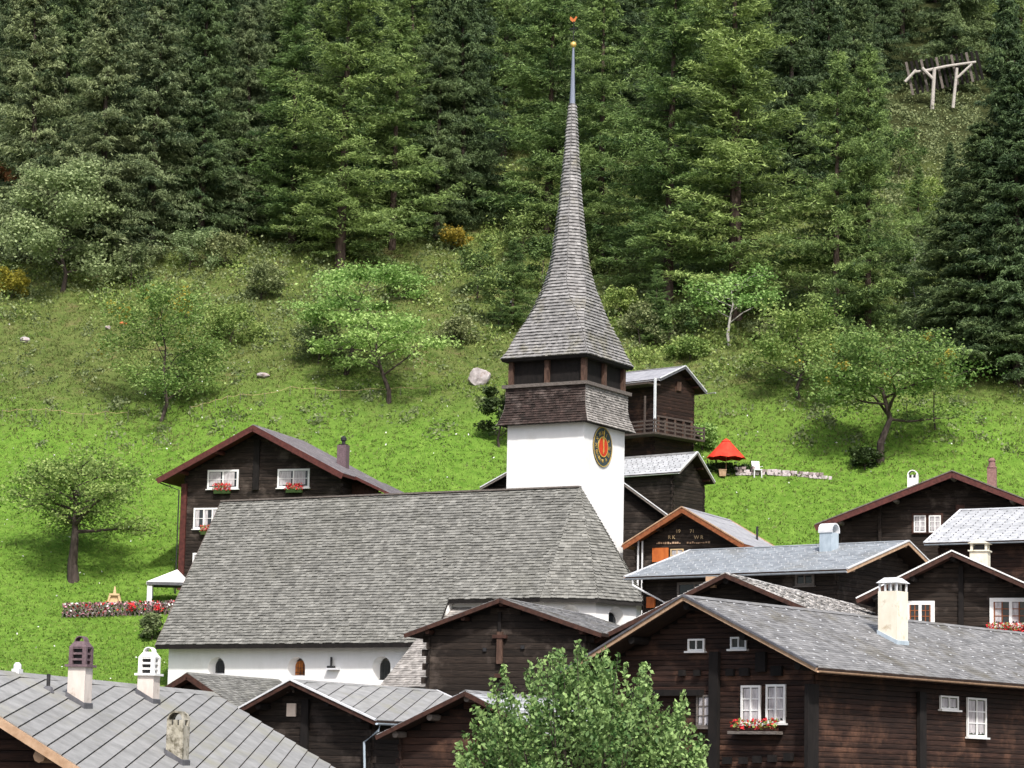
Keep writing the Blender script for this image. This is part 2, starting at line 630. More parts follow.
# ------------------------------------------------------------------ the setting: ground sheet
xs = np.concatenate([np.linspace(-420, -75, 40), np.arange(-72, 72.1, 1.2), np.linspace(75, 420, 40)])
ys = np.concatenate([np.linspace(-60, 150, 60), np.arange(152, 300, 1.2), np.arange(301, 420, 3.0), np.linspace(425, 1000, 50)])
gx, gy = np.meshgrid(xs, ys)
gz = ground_z(gx, gy)
nx_, ny_ = len(xs), len(ys)
idx = np.arange(nx_ * ny_).reshape(ny_, nx_)
GF = np.stack([idx[:-1, :-1], idx[:-1, 1:], idx[1:, 1:], idx[1:, :-1]], -1).reshape(-1, 4)
me = mesh_np('hillside', np.stack([gx, gy, gz], -1).reshape(-1, 3), GF, None, smooth=True)
me.materials.append(gm)
hill = link(bpy.data.objects.new('hillside', me))
tag(hill, 'steep green mountain meadow rising to a dark conifer wood', 'hillside', kind='structure')


# ------------------------------------------------------------------ timber houses
class House:
    """local frame: x along the front gable, y back along the ridge, z up; origin on the ground under the front ridge end"""

    def __init__(s, name, label, cat, A, d, th, wl, hl, wr, hr, L, fo=.9, so=.8, sol=None, tr=.16, group=None):
        s.th = math.radians(th)
        a = at(A[0], A[1], d)
        c, n = math.cos(s.th), math.sin(s.th)
        s.ux = np.array([c, n, 0])
        s.vy = np.array([-n, c, 0])
        mid = a + s.vy * L / 2
        gz0 = float(ground_z(mid[0], mid[1]))
        s.O = np.array([a[0], a[1], min(gz0, a[2] - 4.5)])
        s.zA = a[2] - s.O[2]
        s.wl, s.hl, s.wr, s.hr, s.L, s.fo, s.tr = wl, hl, wr, hr, L, fo, tr
        s.sor = so
        s.sol = so if sol is None else sol
        s.root = empty(name, s.O, s.th, label, cat, group)
        s.sl, s.sr = hl / wl, hr / wr
        lo = 1e9
        for x in (-wl, wr):
            for y in (0, L):
                p = s.world((x, y, 0))
                lo = min(lo, float(ground_z(p[0], p[1])))
        s.zb = min(lo - s.O[2] - .6, -.3)
        s.xl, s.xr = -(wl - s.sol), wr - so
        s.yf, s.yb = fo, L - fo * .6

    def world(s, p):
        return s.O + s.ux * p[0] + s.vy * p[1] + np.array([0, 0, p[2]])

    def lray(s, px, py):
        k = ray(px, py)
        f = lambda q: np.array([q @ s.ux, q @ s.vy, q[2]])
        return f(-s.O), f(k)

    def hit(s, px, py, n, c):
        o, k = s.lray(px, py)
        n = np.asarray(n, float)
        return o + k * ((c - o @ n) / (k @ n))

    def front(s, px, py, y=None):
        return s.hit(px, py, (0, 1, 0), s.yf if y is None else y)

    def right(s, px, py):
        return s.hit(px, py, (1, 0, 0), s.xr)

    def left(s, px, py):
        return s.hit(px, py, (1, 0, 0), s.xl)

    def rslope(s, px, py):
        return s.hit(px, py, (s.sr, 0, 1), s.zA)

    def lslope(s, px, py):
        return s.hit(px, py, (-s.sl, 0, 1), s.zA)

    def top(s, x):
        return s.zA - (s.sl * -x if x < 0 else s.sr * x)

    def under(s, x):
        sl = s.sl if x < 0 else s.sr
        return s.top(x) - s.tr * math.sqrt(1 + sl * sl) - .01

    # ---- roof
    def roof(s, cover='slate', core='wood_soffit', barge='wood_brown', bh=.24, trim=None, purlin='wood_brown', pr=.13,
             ridge='slate', diag=None, step=.9, individual=True, rows=None):
        mb = MB()
        t = s.tr
        for sgn, w, hh in ((-1, s.wl, s.hl), (1, s.wr, s.hr)):
            sl = hh / w
            dz = t * math.sqrt(1 + sl * sl)
            p = [(0, s.zA), (sgn * w, s.zA - hh), (sgn * w, s.zA - hh - dz), (0, s.zA - dz)]
            poly = [(q[0], 0, q[1]) for q in p]
            if sgn > 0:
                poly = poly[::-1]
            mb.prism(poly, (0, s.L, 0))
        s.roof_o = mb.build('roof', core, s.root)
        fr = [(-s.wl, 0, s.zA - s.hl), (0, 0, s.zA), (0, s.L, s.zA), (-s.wl, s.L, s.zA - s.hl)]
        fl = [(0, 0, s.zA), (s.wr, 0, s.zA - s.hr), (s.wr, s.L, s.zA - s.hr), (0, s.L, s.zA)]
        for poly in (fr, fl):
            if cover in ('panel',):
                strips(poly, diag if poly is fl else (-diag[0], diag[1], diag[2]), step, s.roof_o, 'roof_panel', 'roof_panel')
            elif cover == 'seam':
                dr = np.asarray(poly[1], float) - np.asarray(poly[0], float)
                strips(poly, dr, step, s.roof_o, 'roof_panel', 'metal_roof', raise_=.0, base=.02, gap=.004)
                sm = MB()
                y = step
                while y < s.L:
                    a = np.asarray(poly[0], float) + (0, y, .05)
                    b = np.asarray(poly[1], float) + (0, y, .05)
                    sm.bar(a, b, .035, .06)
                    y += step
                tag(sm.build('roof_seams', 'metal_roof', s.roof_o), kind='stuff')
            else:
                spec = {'slate': (.26, (.3, .42), .014, .006, (.8, 1.2)), 'slate_blue': (.26, (.34, .4), .012, .004, (.88, 1.12)),
                        'slate_pale': (.3, (.38, .42), .012, .004, (.92, 1.08)),
                        'shingle': (.2, (.12, .3), .03, .02, (.7, 1.3)), 'stone_slab': (.3, (.25, .7), .055, .07, (.5, 1.35)),
                        'metal_grey': (1.2, (.6, .6), .012, .0, (.97, 1.03))}[cover]
                if rows:
                    spec = rows
                sm = MB()
                shingles(sm, poly, *spec)
                sm.build({'stone_slab': 'roof_slabs', 'shingle': 'roof_shingles', 'metal_grey': 'roof_sheets'}.get(cover, 'roof_slates'), cover, s.roof_o, kind='stuff')
        # bargeboards on both gables
        for y in (-.03, s.L + .03):
            for sgn, w, hh in ((-1, s.wl, s.hl), (1, s.wr, s.hr)):
                dz = .02
                a = np.array([0, y, s.zA - bh / 2 - dz])
                b = np.array([sgn * (w + .02), y, s.zA - hh - bh / 2 - dz])
                MB().bar(a, b, .05, bh, up=(0, 0, 1)).build('barge_board', barge, s.roof_o)
                if trim:
                    a = np.array([0, y, s.zA + .02])
                    b = np.array([sgn * (w + .03), y, s.zA - hh + .02])
                    MB().bar(a, b, .14, .07).build('verge_trim', trim, s.roof_o)
        # ridge cap
        rc = MB()
        rc.prism([(-.22, 0, s.zA - .22 * s.sl + .04), (0, 0, s.zA + .05), (.22, 0, s.zA - .22 * s.sr + .04), (0, 0, s.zA + .02)][::-1], (0, s.L, 0))
        rc.build('ridge_cap', ridge, s.roof_o)
        # purlins running out under the eaves overhang
        if purlin:
            for x in (s.xl + .1, s.xl * .5, 0, s.xr * .5, s.xr - .1):
                z = s.under(x) - pr
                MB().tube([(x, .12, z), (x, s.yf + .3, z)], pr, 8).build('purlin', purlin, s.roof_o)
        return s

    # ---- walls
    def walls(s, log='log_dark', lh=.24, vis=6.0, sides='R', single=True, ext=.16, core='wood_black', base='stone_wall', wide=False):
        zl = max(s.zb + .05, s.top(s.xr if s.sr * s.xr > s.sl * -s.xl else s.xl) - vis)
        mb = MB()
        i = .07
        xs_ = [s.xl + i, 0, s.xr - i]
        prof = [(xs_[0], zl), (xs_[2], zl), (xs_[2], s.under(xs_[2])), (0, s.under(0)), (xs_[0], s.under(xs_[0]))]
        mb.prism([(q[0], s.yf + i, q[1]) for q in prof], (0, s.yb - s.yf - 2 * i, 0))
        s.wall_o = mb.build('wall', core, s.root)
        s.zl = zl
        if zl > s.zb + .1:
            MB().box(s.xl + .02, s.xr - .02, s.yf + .02, s.yb - .02, s.zb, zl).build('foundation', base, s.root)
        joined = MB()
        z = zl
        k = 0
        while z < s.under(0) - .05:
            zt = min(z + lh, s.under(0))
            # extent of the front wall at the top of this log
            lim = (zt - 0.0)
            x0, x1 = s.xl, s.xr
            if lim > s.under(s.xl):
                x0 = max(x0, -(s.under(0) - lim) / s.sl)
            if lim > s.under(s.xr):
                x1 = min(x1, (s.under(0) - lim) / s.sr)
            if x1 - x0 > .12:
                e = ext if k % 2 == 0 else ext * .45
                e *= random.uniform(.7, 1.2)
                a = x0 - (e if x0 == s.xl else 0)
                b = x1 + (e if x1 == s.xr else 0)
                s._log(joined, single, log, 'x', a, b, s.yf, z, zt - .003, -1)
                s._log(joined, False, log, 'x', a, b, s.yb, z, zt - .003, 1)
            e = (ext if k % 2 else ext * .45) * random.uniform(.7, 1.2)
            if zt <= s.under(s.xr) + .02:
                s._log(joined, single and 'R' in sides, log, 'y', s.yf - e, s.yb + e, s.xr, z, zt - .003, 1)
            if zt <= s.under(s.xl) + .02:
                s._log(joined, single and 'L' in sides, log, 'y', s.yf - e, s.yb + e, s.xl, z, zt - .003, -1)
            z += lh
            k += 1
        if joined.v:
            joined.build('log_courses', log, s.wall_o, kind='stuff')
        return s

    def _log(s, joined, single, material, ax, a, b, c, z0, z1, out):
        hh = z1 - z0
        bul = .018 + random.uniform(-.012, .012)
        # profile (depth outward, z)
        pr = [(-.06, z0), (bul * .6, z0 + .006), (bul, z0 + hh * .3), (bul, z0 + hh * .72), (bul * .5, z1 - .01), (-.06, z1)]
        P = []
        for (dd, z) in pr:
            P.append((a, c + out * dd, z) if ax == 'x' else (c + out * dd, a, z))
        flip = (ax == 'x') == (out < 0)
        if flip:
            P = P[::-1]
        vec = (b - a, 0, 0) if ax == 'x' else (0, b - a, 0)
        tn = random.uniform(.7, 1.35)
        mb = joined if not single else MB()
        mb.prism(P[::-1], vec, tn)
        if single:
            mb.build('log', material, s.wall_o)

    # ---- wall fittings.  side: 'F','R','L'
    def frame3(s, side, off=.0):
        if side == 'F':
            return lambda a, d, z: (a, s.yf - off - d, z)
        if side == 'R':
            return lambda a, d, z: (s.xr + off + d, a, z)
        return lambda a, d, z: (s.xl - off - d, -a, z)

    def pick(s, side, px, py):
        p = s.front(px, py) if side == 'F' else s.right(px, py) if side == 'R' else s.left(px, py)
        return (p[0] if side == 'F' else p[1] if side == 'R' else -p[1], p[2])

    def rect(s, side, px0, py0, px1, py1):
        ym, xm = (py0 + py1) / 2, (px0 + px1) / 2
        a0 = s.pick(side, px0, ym)[0]
        a1 = s.pick(side, px1, ym)[0]
        z1 = s.pick(side, xm, py0)[1]
        z0 = s.pick(side, xm, py1)[1]
        return min(a0, a1), max(a0, a1), z0, z1

    def window(s, side, px, frame='white_paint', fw=.09, nx=2, ny=2, curtain=True, surround=None, inner=None, sill=True, glass='glass', name='window', label=None):
        a0, a1, z0, z1 = s.rect(side, *px)
        T = s.frame3(side, .05)

        def bx(mb, x0, x1, d0, d1, q0, q1):
            mb.hexa([T(x0, d1, q0), T(x1, d1, q0), T(x1, d0, q0), T(x0, d0, q0), T(x0, d1, q1), T(x1, d1, q1), T(x1, d0, q1), T(x0, d0, q1)])
        mb = MB()
        bx(mb, a0, a0 + fw, 0, .07, z0, z1)
        bx(mb, a1 - fw, a1, 0, .07, z0, z1)
        bx(mb, a0 + fw, a1 - fw, 0, .068, z0, z0 + fw)
        bx(mb, a0 + fw, a1 - fw, 0, .068, z1 - fw, z1)
        mw = fw * .75
        W = (a1 - a0 - 2 * fw)
        for k in range(1, nx):
            x = a0 + fw + W * k / nx
            bx(mb, x - mw / 2, x + mw / 2, 0, .064, z0 + fw, z1 - fw)
        w = mb.build(name, frame, s.root)
        if label:
            w['label'] = label
        im = MB()
        Hh = z1 - z0 - 2 * fw
        if ny > 1:
            for k in range(1, ny):
                z = z0 + fw + Hh * k / ny
                bx(im, a0 + fw, a1 - fw, 0, .05, z - .02, z + .02)
        if im.v:
            im.build('glazing_bar', inner or frame, w)
        for k in range(nx):
            x0 = a0 + fw + W * k / nx
            x1 = x0 + W / nx
            if inner:
                f = MB()
                q = .07
                bx(f, x0, x0 + q, 0, .055, z0 + fw, z1 - fw)
                bx(f, x1 - q, x1, 0, .055, z0 + fw, z1 - fw)
                bx(f, (x0 + x1) / 2 - .025, (x0 + x1) / 2 + .025, 0, .053, z0 + fw, z1 - fw)
                f.build('casement', inner, w)
            g = MB()
            bx(g, x0, x1, 0, .018, z0 + fw, z1 - fw)
            g.build('pane', glass, w)
            if curtain:
                c = MB()
                n = 7
                cw = (x1 - x0) * (.42 if curtain == 'side' else .8)
                for q in range(n):
                    u0 = x0 + .03 + cw * q / n
                    bx(c, u0, u0 + cw / n * .97, .019, .026 + .006 * (q % 2), z0 + fw + Hh * .1 * random.random(), z1 - fw - .03)
                c.build('curtain', 'curtain', w)
        if surround:
            f = MB()
            e = .14
            bx(f, a0 - e, a0 - .004, 0, .045, z0 - e, z1 + e)
            bx(f, a1 + .004, a1 + e, 0, .045, z0 - e, z1 + e)
            bx(f, a0 - .004, a1 + .004, 0, .043, z1 + .004, z1 + e)
            bx(f, a0 - .004, a1 + .004, 0, .043, z0 - e, z0 - .004)
            f.build('surround', surround, w)
        if sill:
            f = MB()
            bx(f, a0 - .08, a1 + .08, .0, .16, z0 - .07, z0 - .008)
            f.build('sill', surround or frame, w)
        return w

    def board(s, side, px, material, name, d=.08, label=None, parent=None):
        a0, a1, z0, z1 = s.rect(side, *px)
        T = s.frame3(side, .05)
        mb = MB()
        mb.hexa([T(a0, d, z0), T(a1, d, z0), T(a1, 0, z0), T(a0, 0, z0), T(a0, d, z1), T(a1, d, z1), T(a1, 0, z1), T(a0, 0, z1)])
        o = mb.build(name, material, parent or s.root)
        if label:
            o['label'] = label
        return o

    def gutter(s, side, material='zinc', r=.09, y0=None, y1=None, down=None):
        x = s.wr + .08 if side == 'R' else -s.wl - .08
        z = s.zA - (s.hr if side == 'R' else s.hl) - .1
        g = MB()
        y0 = -.05 if y0 is None else y0
        y1 = s.L if y1 is None else y1
        n = 7
        P = []
        for k in range(n):
            t = PI + PI * k / (n - 1)
            P.append((x + r * math.cos(t), y0, z + r * math.sin(t)))
        for k in range(n - 1, -1, -1):
            t = PI + PI * k / (n - 1)
            P.append((x + r * .8 * math.cos(t), y0, z + r * .8 * math.sin(t)))
        g.prism(P, (0, y1 - y0, 0))
        o = g.build('gutter', material, s.root)
        if down is not None:
            xw = (s.xr + .1) if side == 'R' else (s.xl - .1)
            MB().tube([(x, down, z - .06), (x, down, z - .18), (xw, down, z - .75), (xw, down, s.zb)], .05, 8).build('downpipe', material, s.root)
        return o

    def flowers(s, side, px, box='wood_grey', label='', blossom='red', group=None, boxh=.2):
        a0, a1, z0, z1 = s.rect(side, *px)
        T = s.frame3(side, .12)
        t = empty('flower_box', s.world(T((a0 + a1) / 2, .12, z0)), s.th, label, 'flower box', group)
        off = np.array(T((a0 + a1) / 2, .12, z0))

        def L_(a, d, z):
            return tuple(np.array(T(a, d, z)) - off)
        mb = MB()
        zb = z0 + boxh
        mb.hexa([L_(a0, .22, z0), L_(a1, .22, z0), L_(a1, .02, z0), L_(a0, .02, z0), L_(a0, .25, zb), L_(a1, .25, zb), L_(a1, .0, zb), L_(a0, .0, zb)])
        mb.build('planter', box, t)
        lv, bl = [], []
        n = int((120 if 'twin' in label else 260) * (a1 - a0))
        for k in range(n):
            a = random.uniform(a0 - .05, a1 + .05)
            z = zb + random.random() ** 1.2 * (z1 - zb + .1) - .05
            d = .12 + random.uniform(-.1, .2)
            (bl if random.random() < (.5 if 'twin' in label else .72) else lv).append(L_(a, d, z))
        tri_cloud(np.array(lv), .09, 'leaves', 'leaf_apple', t)
        tri_cloud(np.array(bl), .085, 'blossoms', 'red_dot' if blossom == 'red' else 'blossom', t, tmin=.7)
        return t

    # ---- chimneys: base centre (local), width, depth, height above base point
    def chimney(s, p, w, dpt, hgt, body='chimney_plaster', cap='louvre', label=None, capmat=None, sink=1.0, collar='lead'):
        x, y, z = p
        c = MB()
        c.box(x - w / 2, x + w / 2, y - dpt / 2, y + dpt / 2, z - sink, z + hgt)
        o = c.build('chimney', body, s.root)
        if label:
            o['label'] = label
        capmat = capmat or body
        if collar:
            sl = s.sr if x > 0 else -s.sl
            f = MB()
            e = .03
            lo = [(x - w / 2 - e, y - dpt / 2 - e), (x + w / 2 + e, y - dpt / 2 - e), (x + w / 2 + e, y + dpt / 2 + e), (x - w / 2 - e, y + dpt / 2 + e)]
            f.hexa([(a, b, s.zA - sl * a - .3) for a, b in lo] + [(a, b, s.zA - sl * a + .16) for a, b in lo])
            f.build('flashing', collar, o)
        zt = z + hgt
        if cap == 'louvre':
            f = MB()
            f.box(x - w / 2 - .07, x + w / 2 + .07, y - dpt / 2 - .07, y + dpt / 2 + .07, zt, zt + .06)
            f.build('cap_slab', capmat, o)
            hh = w * .95
            f = MB()
            f.box(x - w / 2 + .09, x + w / 2 - .09, y - dpt / 2 + .09, y + dpt / 2 - .09, zt + .06, zt + .06 + hh)
            f.build('flue', 'black_iron', o)
            for cx in (-1, 1):
                for cy in (-1, 1):
                    MB().box(x + cx * (w / 2 - .05) - .05, x + cx * (w / 2 - .05) + .05, y + cy * (dpt / 2 - .05) - .05, y + cy * (dpt / 2 - .05) + .05, zt + .06, zt + .06 + hh).build('cap_post', capmat, o)
            for k in range(3):
                q = zt + .16 + hh * k / 3
                MB().box(x - w / 2 + .02, x + w / 2 - .02, y - dpt / 2 + .015, y + dpt / 2 - .015, q, q + hh * .12).build('louvre', capmat, o)
            zz = zt + .06 + hh
            f = MB()
            f.hexa([(x - w / 2, y - dpt / 2, zz), (x + w / 2, y - dpt / 2, zz), (x + w / 2, y + dpt / 2, zz), (x - w / 2, y + dpt / 2, zz),
                    (x - w * .3, y - dpt * .3, zz + .14), (x + w * .3, y - dpt * .3, zz + .14), (x + w * .3, y + dpt * .3, zz + .14), (x - w * .3, y + dpt * .3, zz + .14)])
            f.build('cap_cover', capmat, o)
            s._hood(o, x, y, zz + .14, w * .3, dpt * .6, capmat)
        elif cap == 'arch':
            f = MB()
            f.box(x - w / 2 + .06, x + w / 2 - .06, y - dpt / 2 + .06, y + dpt / 2 - .06, zt, zt + w * .3)
            f.build('flue', 'black_iron', o)
            for cx in (-1, 1):
                for cy in (-1, 1):
                    MB().box(x + cx * (w / 2 - .06) - .06, x + cx * (w / 2 - .06) + .06, y + cy * (dpt / 2 - .06) - .06, y + cy * (dpt / 2 - .06) + .06, zt, zt + w * .3).build('cap_post', capmat, o)
            MB().box(x - .05, x + .05, y - dpt / 2 + .002, y - dpt / 2 + .08, zt, zt + w * .3).build('cap_post', capmat, o)
            s._hood(o, x, y, zt + w * .3, w * .5, dpt, capmat)
        elif cap == 'legs':
            for cx in (-.9, -.3, .3, .9):
                for cy in (-1, 1):
                    MB().box(x + cx * w / 2 - .03, x + cx * w / 2 + .03, y + cy * (dpt / 2 - .05) - .03, y + cy * (dpt / 2 - .05) + .03, zt, zt + .3).build('cap_leg', 'white_metal', o)
            f = MB()
            q = zt + .3
            f.hexa([(x - w / 2 - .06, y - dpt / 2 - .06, q), (x + w / 2 + .06, y - dpt / 2 - .06, q), (x + w / 2 + .06, y + dpt / 2 + .06, q), (x - w / 2 - .06, y + dpt / 2 + .06, q),
                    (x - w * .3, y - dpt * .3, q + .2), (x + w * .3, y - dpt * .3, q + .2), (x + w * .3, y + dpt * .3, q + .2), (x - w * .3, y + dpt * .3, q + .2)])
            f.build('cap_cover', capmat, o)
        elif cap == 'slab':
            MB().box(x - w / 2 - .08, x + w / 2 + .08, y - dpt / 2 - .08, y + dpt / 2 + .08, zt, zt + .07).build('cap_slab', capmat, o)
            for cx in (-1, 1):
                for cy in (-1, 1):
                    MB().box(x + cx * w * .4 - .06, x + cx * w * .4 + .06, y + cy * dpt * .4 - .06, y + cy * dpt * .4 + .06, zt + .07, zt + .42).build('cap_post', capmat, o)
            MB().box(x - w * .3, x + w * .3, y - dpt * .3, y + dpt * .3, zt + .07, zt + .3).build('flue', 'black_iron', o)
            f = MB()
            q = zt + .42
            f.hexa([(x - w * .62, y - dpt * .62, q), (x + w * .62, y - dpt * .62, q), (x + w * .62, y + dpt * .62, q), (x - w * .62, y + dpt * .62, q),
                    (x - w * .1, y - dpt * .62, q + .22), (x + w * .1, y - dpt * .62, q + .22), (x + w * .1, y + dpt * .62, q + .22), (x - w * .1, y + dpt * .62, q + .22)])
            f.build('cap_cover', capmat, o)
        elif cap == 'barrel':
            s._hood(o, x, y, zt, w * .56, dpt * 1.15, capmat, base=.12)
        elif cap == 'pot':
            f = MB()
            f.lathe([(w * .5, 0), (w * .58, .05), (w * .58, .12), (w * .42, .16), (w * .36, .5), (w * .46, .55), (w * .2, .75)], 10, (x, y, zt))
            f.build('chimney_pot', capmat, o)
        elif cap == 'cowl':
            f = MB()
            f.lathe([(w * .5, 0), (w * .55, .06), (w * .2, .1), (w * .18, .3), (w * .3, .36), (w * .3, .55), (w * .12, .7)], 10, (x, y, zt))
            f.build('cowl', 'black_iron', o)
        return o

    def _hood(s, o, x, y, z, r, dpt, material, base=.0):
        f = MB()
        n = 9
        P = [(x - r, y - dpt / 2, z), ]
        outer = []
        for k in range(n):
            t = PI - PI * k / (n - 1)
            outer.append((x + r * math.cos(t), y - dpt / 2, z + base + r * math.sin(t)))
        inner = []
        for k in range(n):
            t = PI * k / (n - 1)
            inner.append((x + r * .82 * math.cos(t), y - dpt / 2, z + base + r * .82 * math.sin(t)))
        if base:
            outer = [(x - r, y - dpt / 2, z)] + outer + [(x + r, y - dpt / 2, z)]
            inner = [(x + r * .82, y - dpt / 2, z)] + inner + [(x - r * .82, y - dpt / 2, z)]
        for k in range(len(outer) - 1):
            j = len(inner) - 1 - k
            f.prism([outer[k], outer[k + 1], inner[j - 1], inner[j]], (0, dpt, 0))
        return f.build('hood', material, o)


def tri_cloud(P, size, name, material, parent=None, tmin=.0, kind=None, flat=.0, aspect=1.5):
    """a cloud of small four-cornered leaves at points P"""
    n = len(P)
    if n == 0:
        return None
    a = rng.normal(size=(n, 3))
    a[:, 2] *= (1 - flat)
    a /= np.linalg.norm(a, axis=1)[:, None] + 1e-9
    b = rng.normal(size=(n, 3))
    b -= a * (a * b).sum(1)[:, None]
    b /= np.linalg.norm(b, axis=1)[:, None] + 1e-9
    sz = size * rng.uniform(.7, 1.35, (n, 1))
    V = np.stack([P - a * sz * .5 * aspect, P + b * sz * .45, P + a * sz * .5 * aspect, P - b * sz * .45], 1).reshape(-1, 3)
    F = np.arange(4 * n).reshape(n, 4)
    me_ = mesh_np(name, V, F, material, np.clip(rng.uniform(tmin, 1, n), 0, 1))
    o = link(bpy.data.objects.new(name, me_), parent)
    if kind:
        o['kind'] = kind
    return o


# ------------------------------------------------------------------ the church
TC = math.radians(30)
CW = np.array([-math.cos(TC), math.sin(TC), 0])     # along the ridge, away to the left
CQ = np.array([-math.sin(TC), -math.cos(TC), 0])    # across, towards the viewer
CK = at(580, 487, 170)                              # ridge end over the choir
church_base = 2.5
CO = np.array([CK[0], CK[1], church_base])
church = empty('church', CO, 0, 'white church with grey shingled roof, clock tower and tall slender spire', 'church')


def cl(t, q, z):
    """church local: t along ridge to the left, q towards viewer, z absolute -> root local"""
    return CW * t + CQ * q + np.array([0, 0, z - church_base])


def chit(px, py, n, p0):
    k = ray(px, py)
    n = np.asarray(n, float)
    return k * ((p0 @ n) / (k @ n))


zr = CK[2]
gpt = chit(222, 500, CQ, CK)
NT = float((gpt - CK) @ CW)                         # nave length
epl = CK + CW * NT
ept = chit(156, 645, CW, epl)
NA = float((ept - epl) @ CQ)
ND = float(zr - ept[2])
slope = ND / NA
print('church nave', NT, 'halfwidth', NA, 'drop', ND, 'level', gpt[2] - zr)
pn = unit(np.array([0, 0, 1]) * 1 + CQ * slope)     # normal of near roof plane
c1 = chit(545, 598, pn, CK)
CA = float((c1 - CK) @ CQ)
CD = CA * slope
print('choir halfwidth', CA, 'drop', CD)
_tp = chit(432, 643, pn, CK)
T_CH = float((_tp - CK) @ CW)                        # where the choir meets the nave (behind the barn)
roofc = MB()
thk = .22
# nave roof slabs + choir slabs
for sg in (1, -1):
    a = [cl(T_CH, 0, zr), cl(NT + .0, 0, zr), cl(NT, sg * NA, zr - ND), cl(T_CH, sg * NA, zr - ND)]
    b = [cl(0, 0, zr), cl(T_CH, 0, zr), cl(T_CH, sg * CA, zr - CD), cl(0, sg * CA, zr - CD)]
    for p in (a, b):
        p = p if sg < 0 else p[::-1]
        roofc.prism([q - np.array([0, 0, thk]) for q in p], (0, 0, thk - .01))
aps = []
for k in range(5):
    ph = PI * k / 4
    aps.append(cl(-math.sin(ph) * CA * .95, math.cos(ph) * CA, zr - CD))
for k in range(4):
    p = [cl(0, 0, zr), aps[k], aps[k + 1]]
    roofc.prism([q - np.array([0, 0, thk]) for q in p][::-1], (0, 0, thk - .012))
roof_ch = roofc.build('roof', 'roof_core', church)
sm = MB()
SP = (.225, (.12, .5), .075, .025, (.78, 1.3))
shingles(sm, [cl(NT, NA, zr - ND), cl(T_CH, NA, zr - ND), cl(T_CH, 0, zr), cl(NT, 0, zr)], *SP)
shingles(sm, [cl(T_CH, CA, zr - CD), cl(0, CA, zr - CD), cl(0, 0, zr), cl(T_CH, 0, zr)], *SP)
shingles(sm, [cl(NT, -NA, zr - ND), cl(T_CH, -NA, zr - ND), cl(T_CH, 0, zr), cl(NT, 0, zr)], *SP)
for k in range(4):
    shingles(sm, [aps[k], aps[k + 1], cl(0, 0, zr)], *SP)
sm.build('roof_shingles', 'shingle', roof_ch, kind='stuff')
MB().bar(cl(0, 0, zr + .02), cl(NT, 0, zr + .02), .4, .1).build('ridge_cap', 'wood_grey', roof_ch)
MB().bar(cl(T_CH, NA + .02, zr - ND - .14), cl(NT, NA + .02, zr - ND - .14), .06, .26).build('eave_board', 'wood_black', roof_ch)
MB().bar(cl(T_CH, CA + .02, zr - CD - .14), cl(0, CA + .02, zr - CD - .14), .06, .2).build('eave_board', 'wood_black', roof_ch)
MB().bar(cl(NT + .04, 0, zr - .12), cl(NT + .04, NA, zr - ND - .12), .06, .22).build('barge_board', 'wood_grey', roof_ch)
MB().bar(cl(NT + .04, 0, zr - .12), cl(NT + .04, -NA, zr - ND - .12), .06, .22).build('barge_board', 'wood_grey', roof_ch)

# nave walls with real arched niches
NW = NA - .75
CWL = CA - .55
ztop = zr - ND + .45
wall_o = MB()
wall_o.prism([cl(NT - .5, -NW, church_base - 1), cl(NT - .5, NW - .9, church_base - 1), cl(NT - .5, NW - .9, zr - (NW - .9) * slope - .4), cl(NT - .5, 0, zr - .4), cl(NT - .5, -NW, zr - NW * slope - .4)][::-1], CW * -(NT - .5 - T_CH))


def niche_wall(mb, t_hi, t_lo, q, z0, z1, wins, wdir, base, depth=.55, n=10):
    """wall sheet with arched niche openings; wins: (t centre, half width, sill, spring)"""
    wins = sorted(wins, key=lambda w: -w[0])
    P = lambda t, dd, z: base + wdir[0] * t + wdir[1] * (q - dd) + np.array([0, 0, z - church_base])
    cur = t_hi
    for (tc, hw, s0, sp) in wins:
        mb.add([P(cur, 0, z0), P(tc + hw, 0, z0), P(tc + hw, 0, z1), P(cur, 0, z1)], [(0, 1, 2, 3)])
        mb.add([P(tc + hw, 0, z0), P(tc - hw, 0, z0), P(tc - hw, 0, s0), P(tc + hw, 0, s0)], [(0, 1, 2, 3)])
        arch = [(tc + hw * math.cos(PI * k / n), sp + hw * math.sin(PI * k / n)) for k in range(n + 1)]
        for k in range(n):
            (ta, za), (tb, zb) = arch[k], arch[k + 1]
            mb.add([P(ta, 0, za), P(tb, 0, zb), P(tb, 0, z1), P(ta, 0, z1)], [(0, 1, 2, 3)])
        ring = [(tc + hw, s0)] + arch + [(tc - hw, s0)]
        inner = [(tc + (a - tc) * .62, s0 + (z - s0) * .84 + .16) for a, z in ring]
        for k in range(len(ring)):
            (ta, za), (tb, zb) = ring[k], ring[(k + 1) % len(ring)]
            (ia, iz), (ib, jz) = inner[k], inner[(k + 1) % len(ring)]
            mb.add([P(ta, 0, za), P(ia, depth, iz), P(ib, depth, jz), P(tb, 0, zb)], [(0, 1, 2, 3)])
        cur = tc - hw
    mb.add([P(cur, 0, z0), P(t_lo, 0, z0), P(t_lo, 0, z1), P(cur, 0, z1)], [(0, 1, 2, 3)])


def nave_t(px, py):
    p = chit(px, py, CQ, CK + CQ * NW)
    return float((p - CK) @ CW), float(p[2])


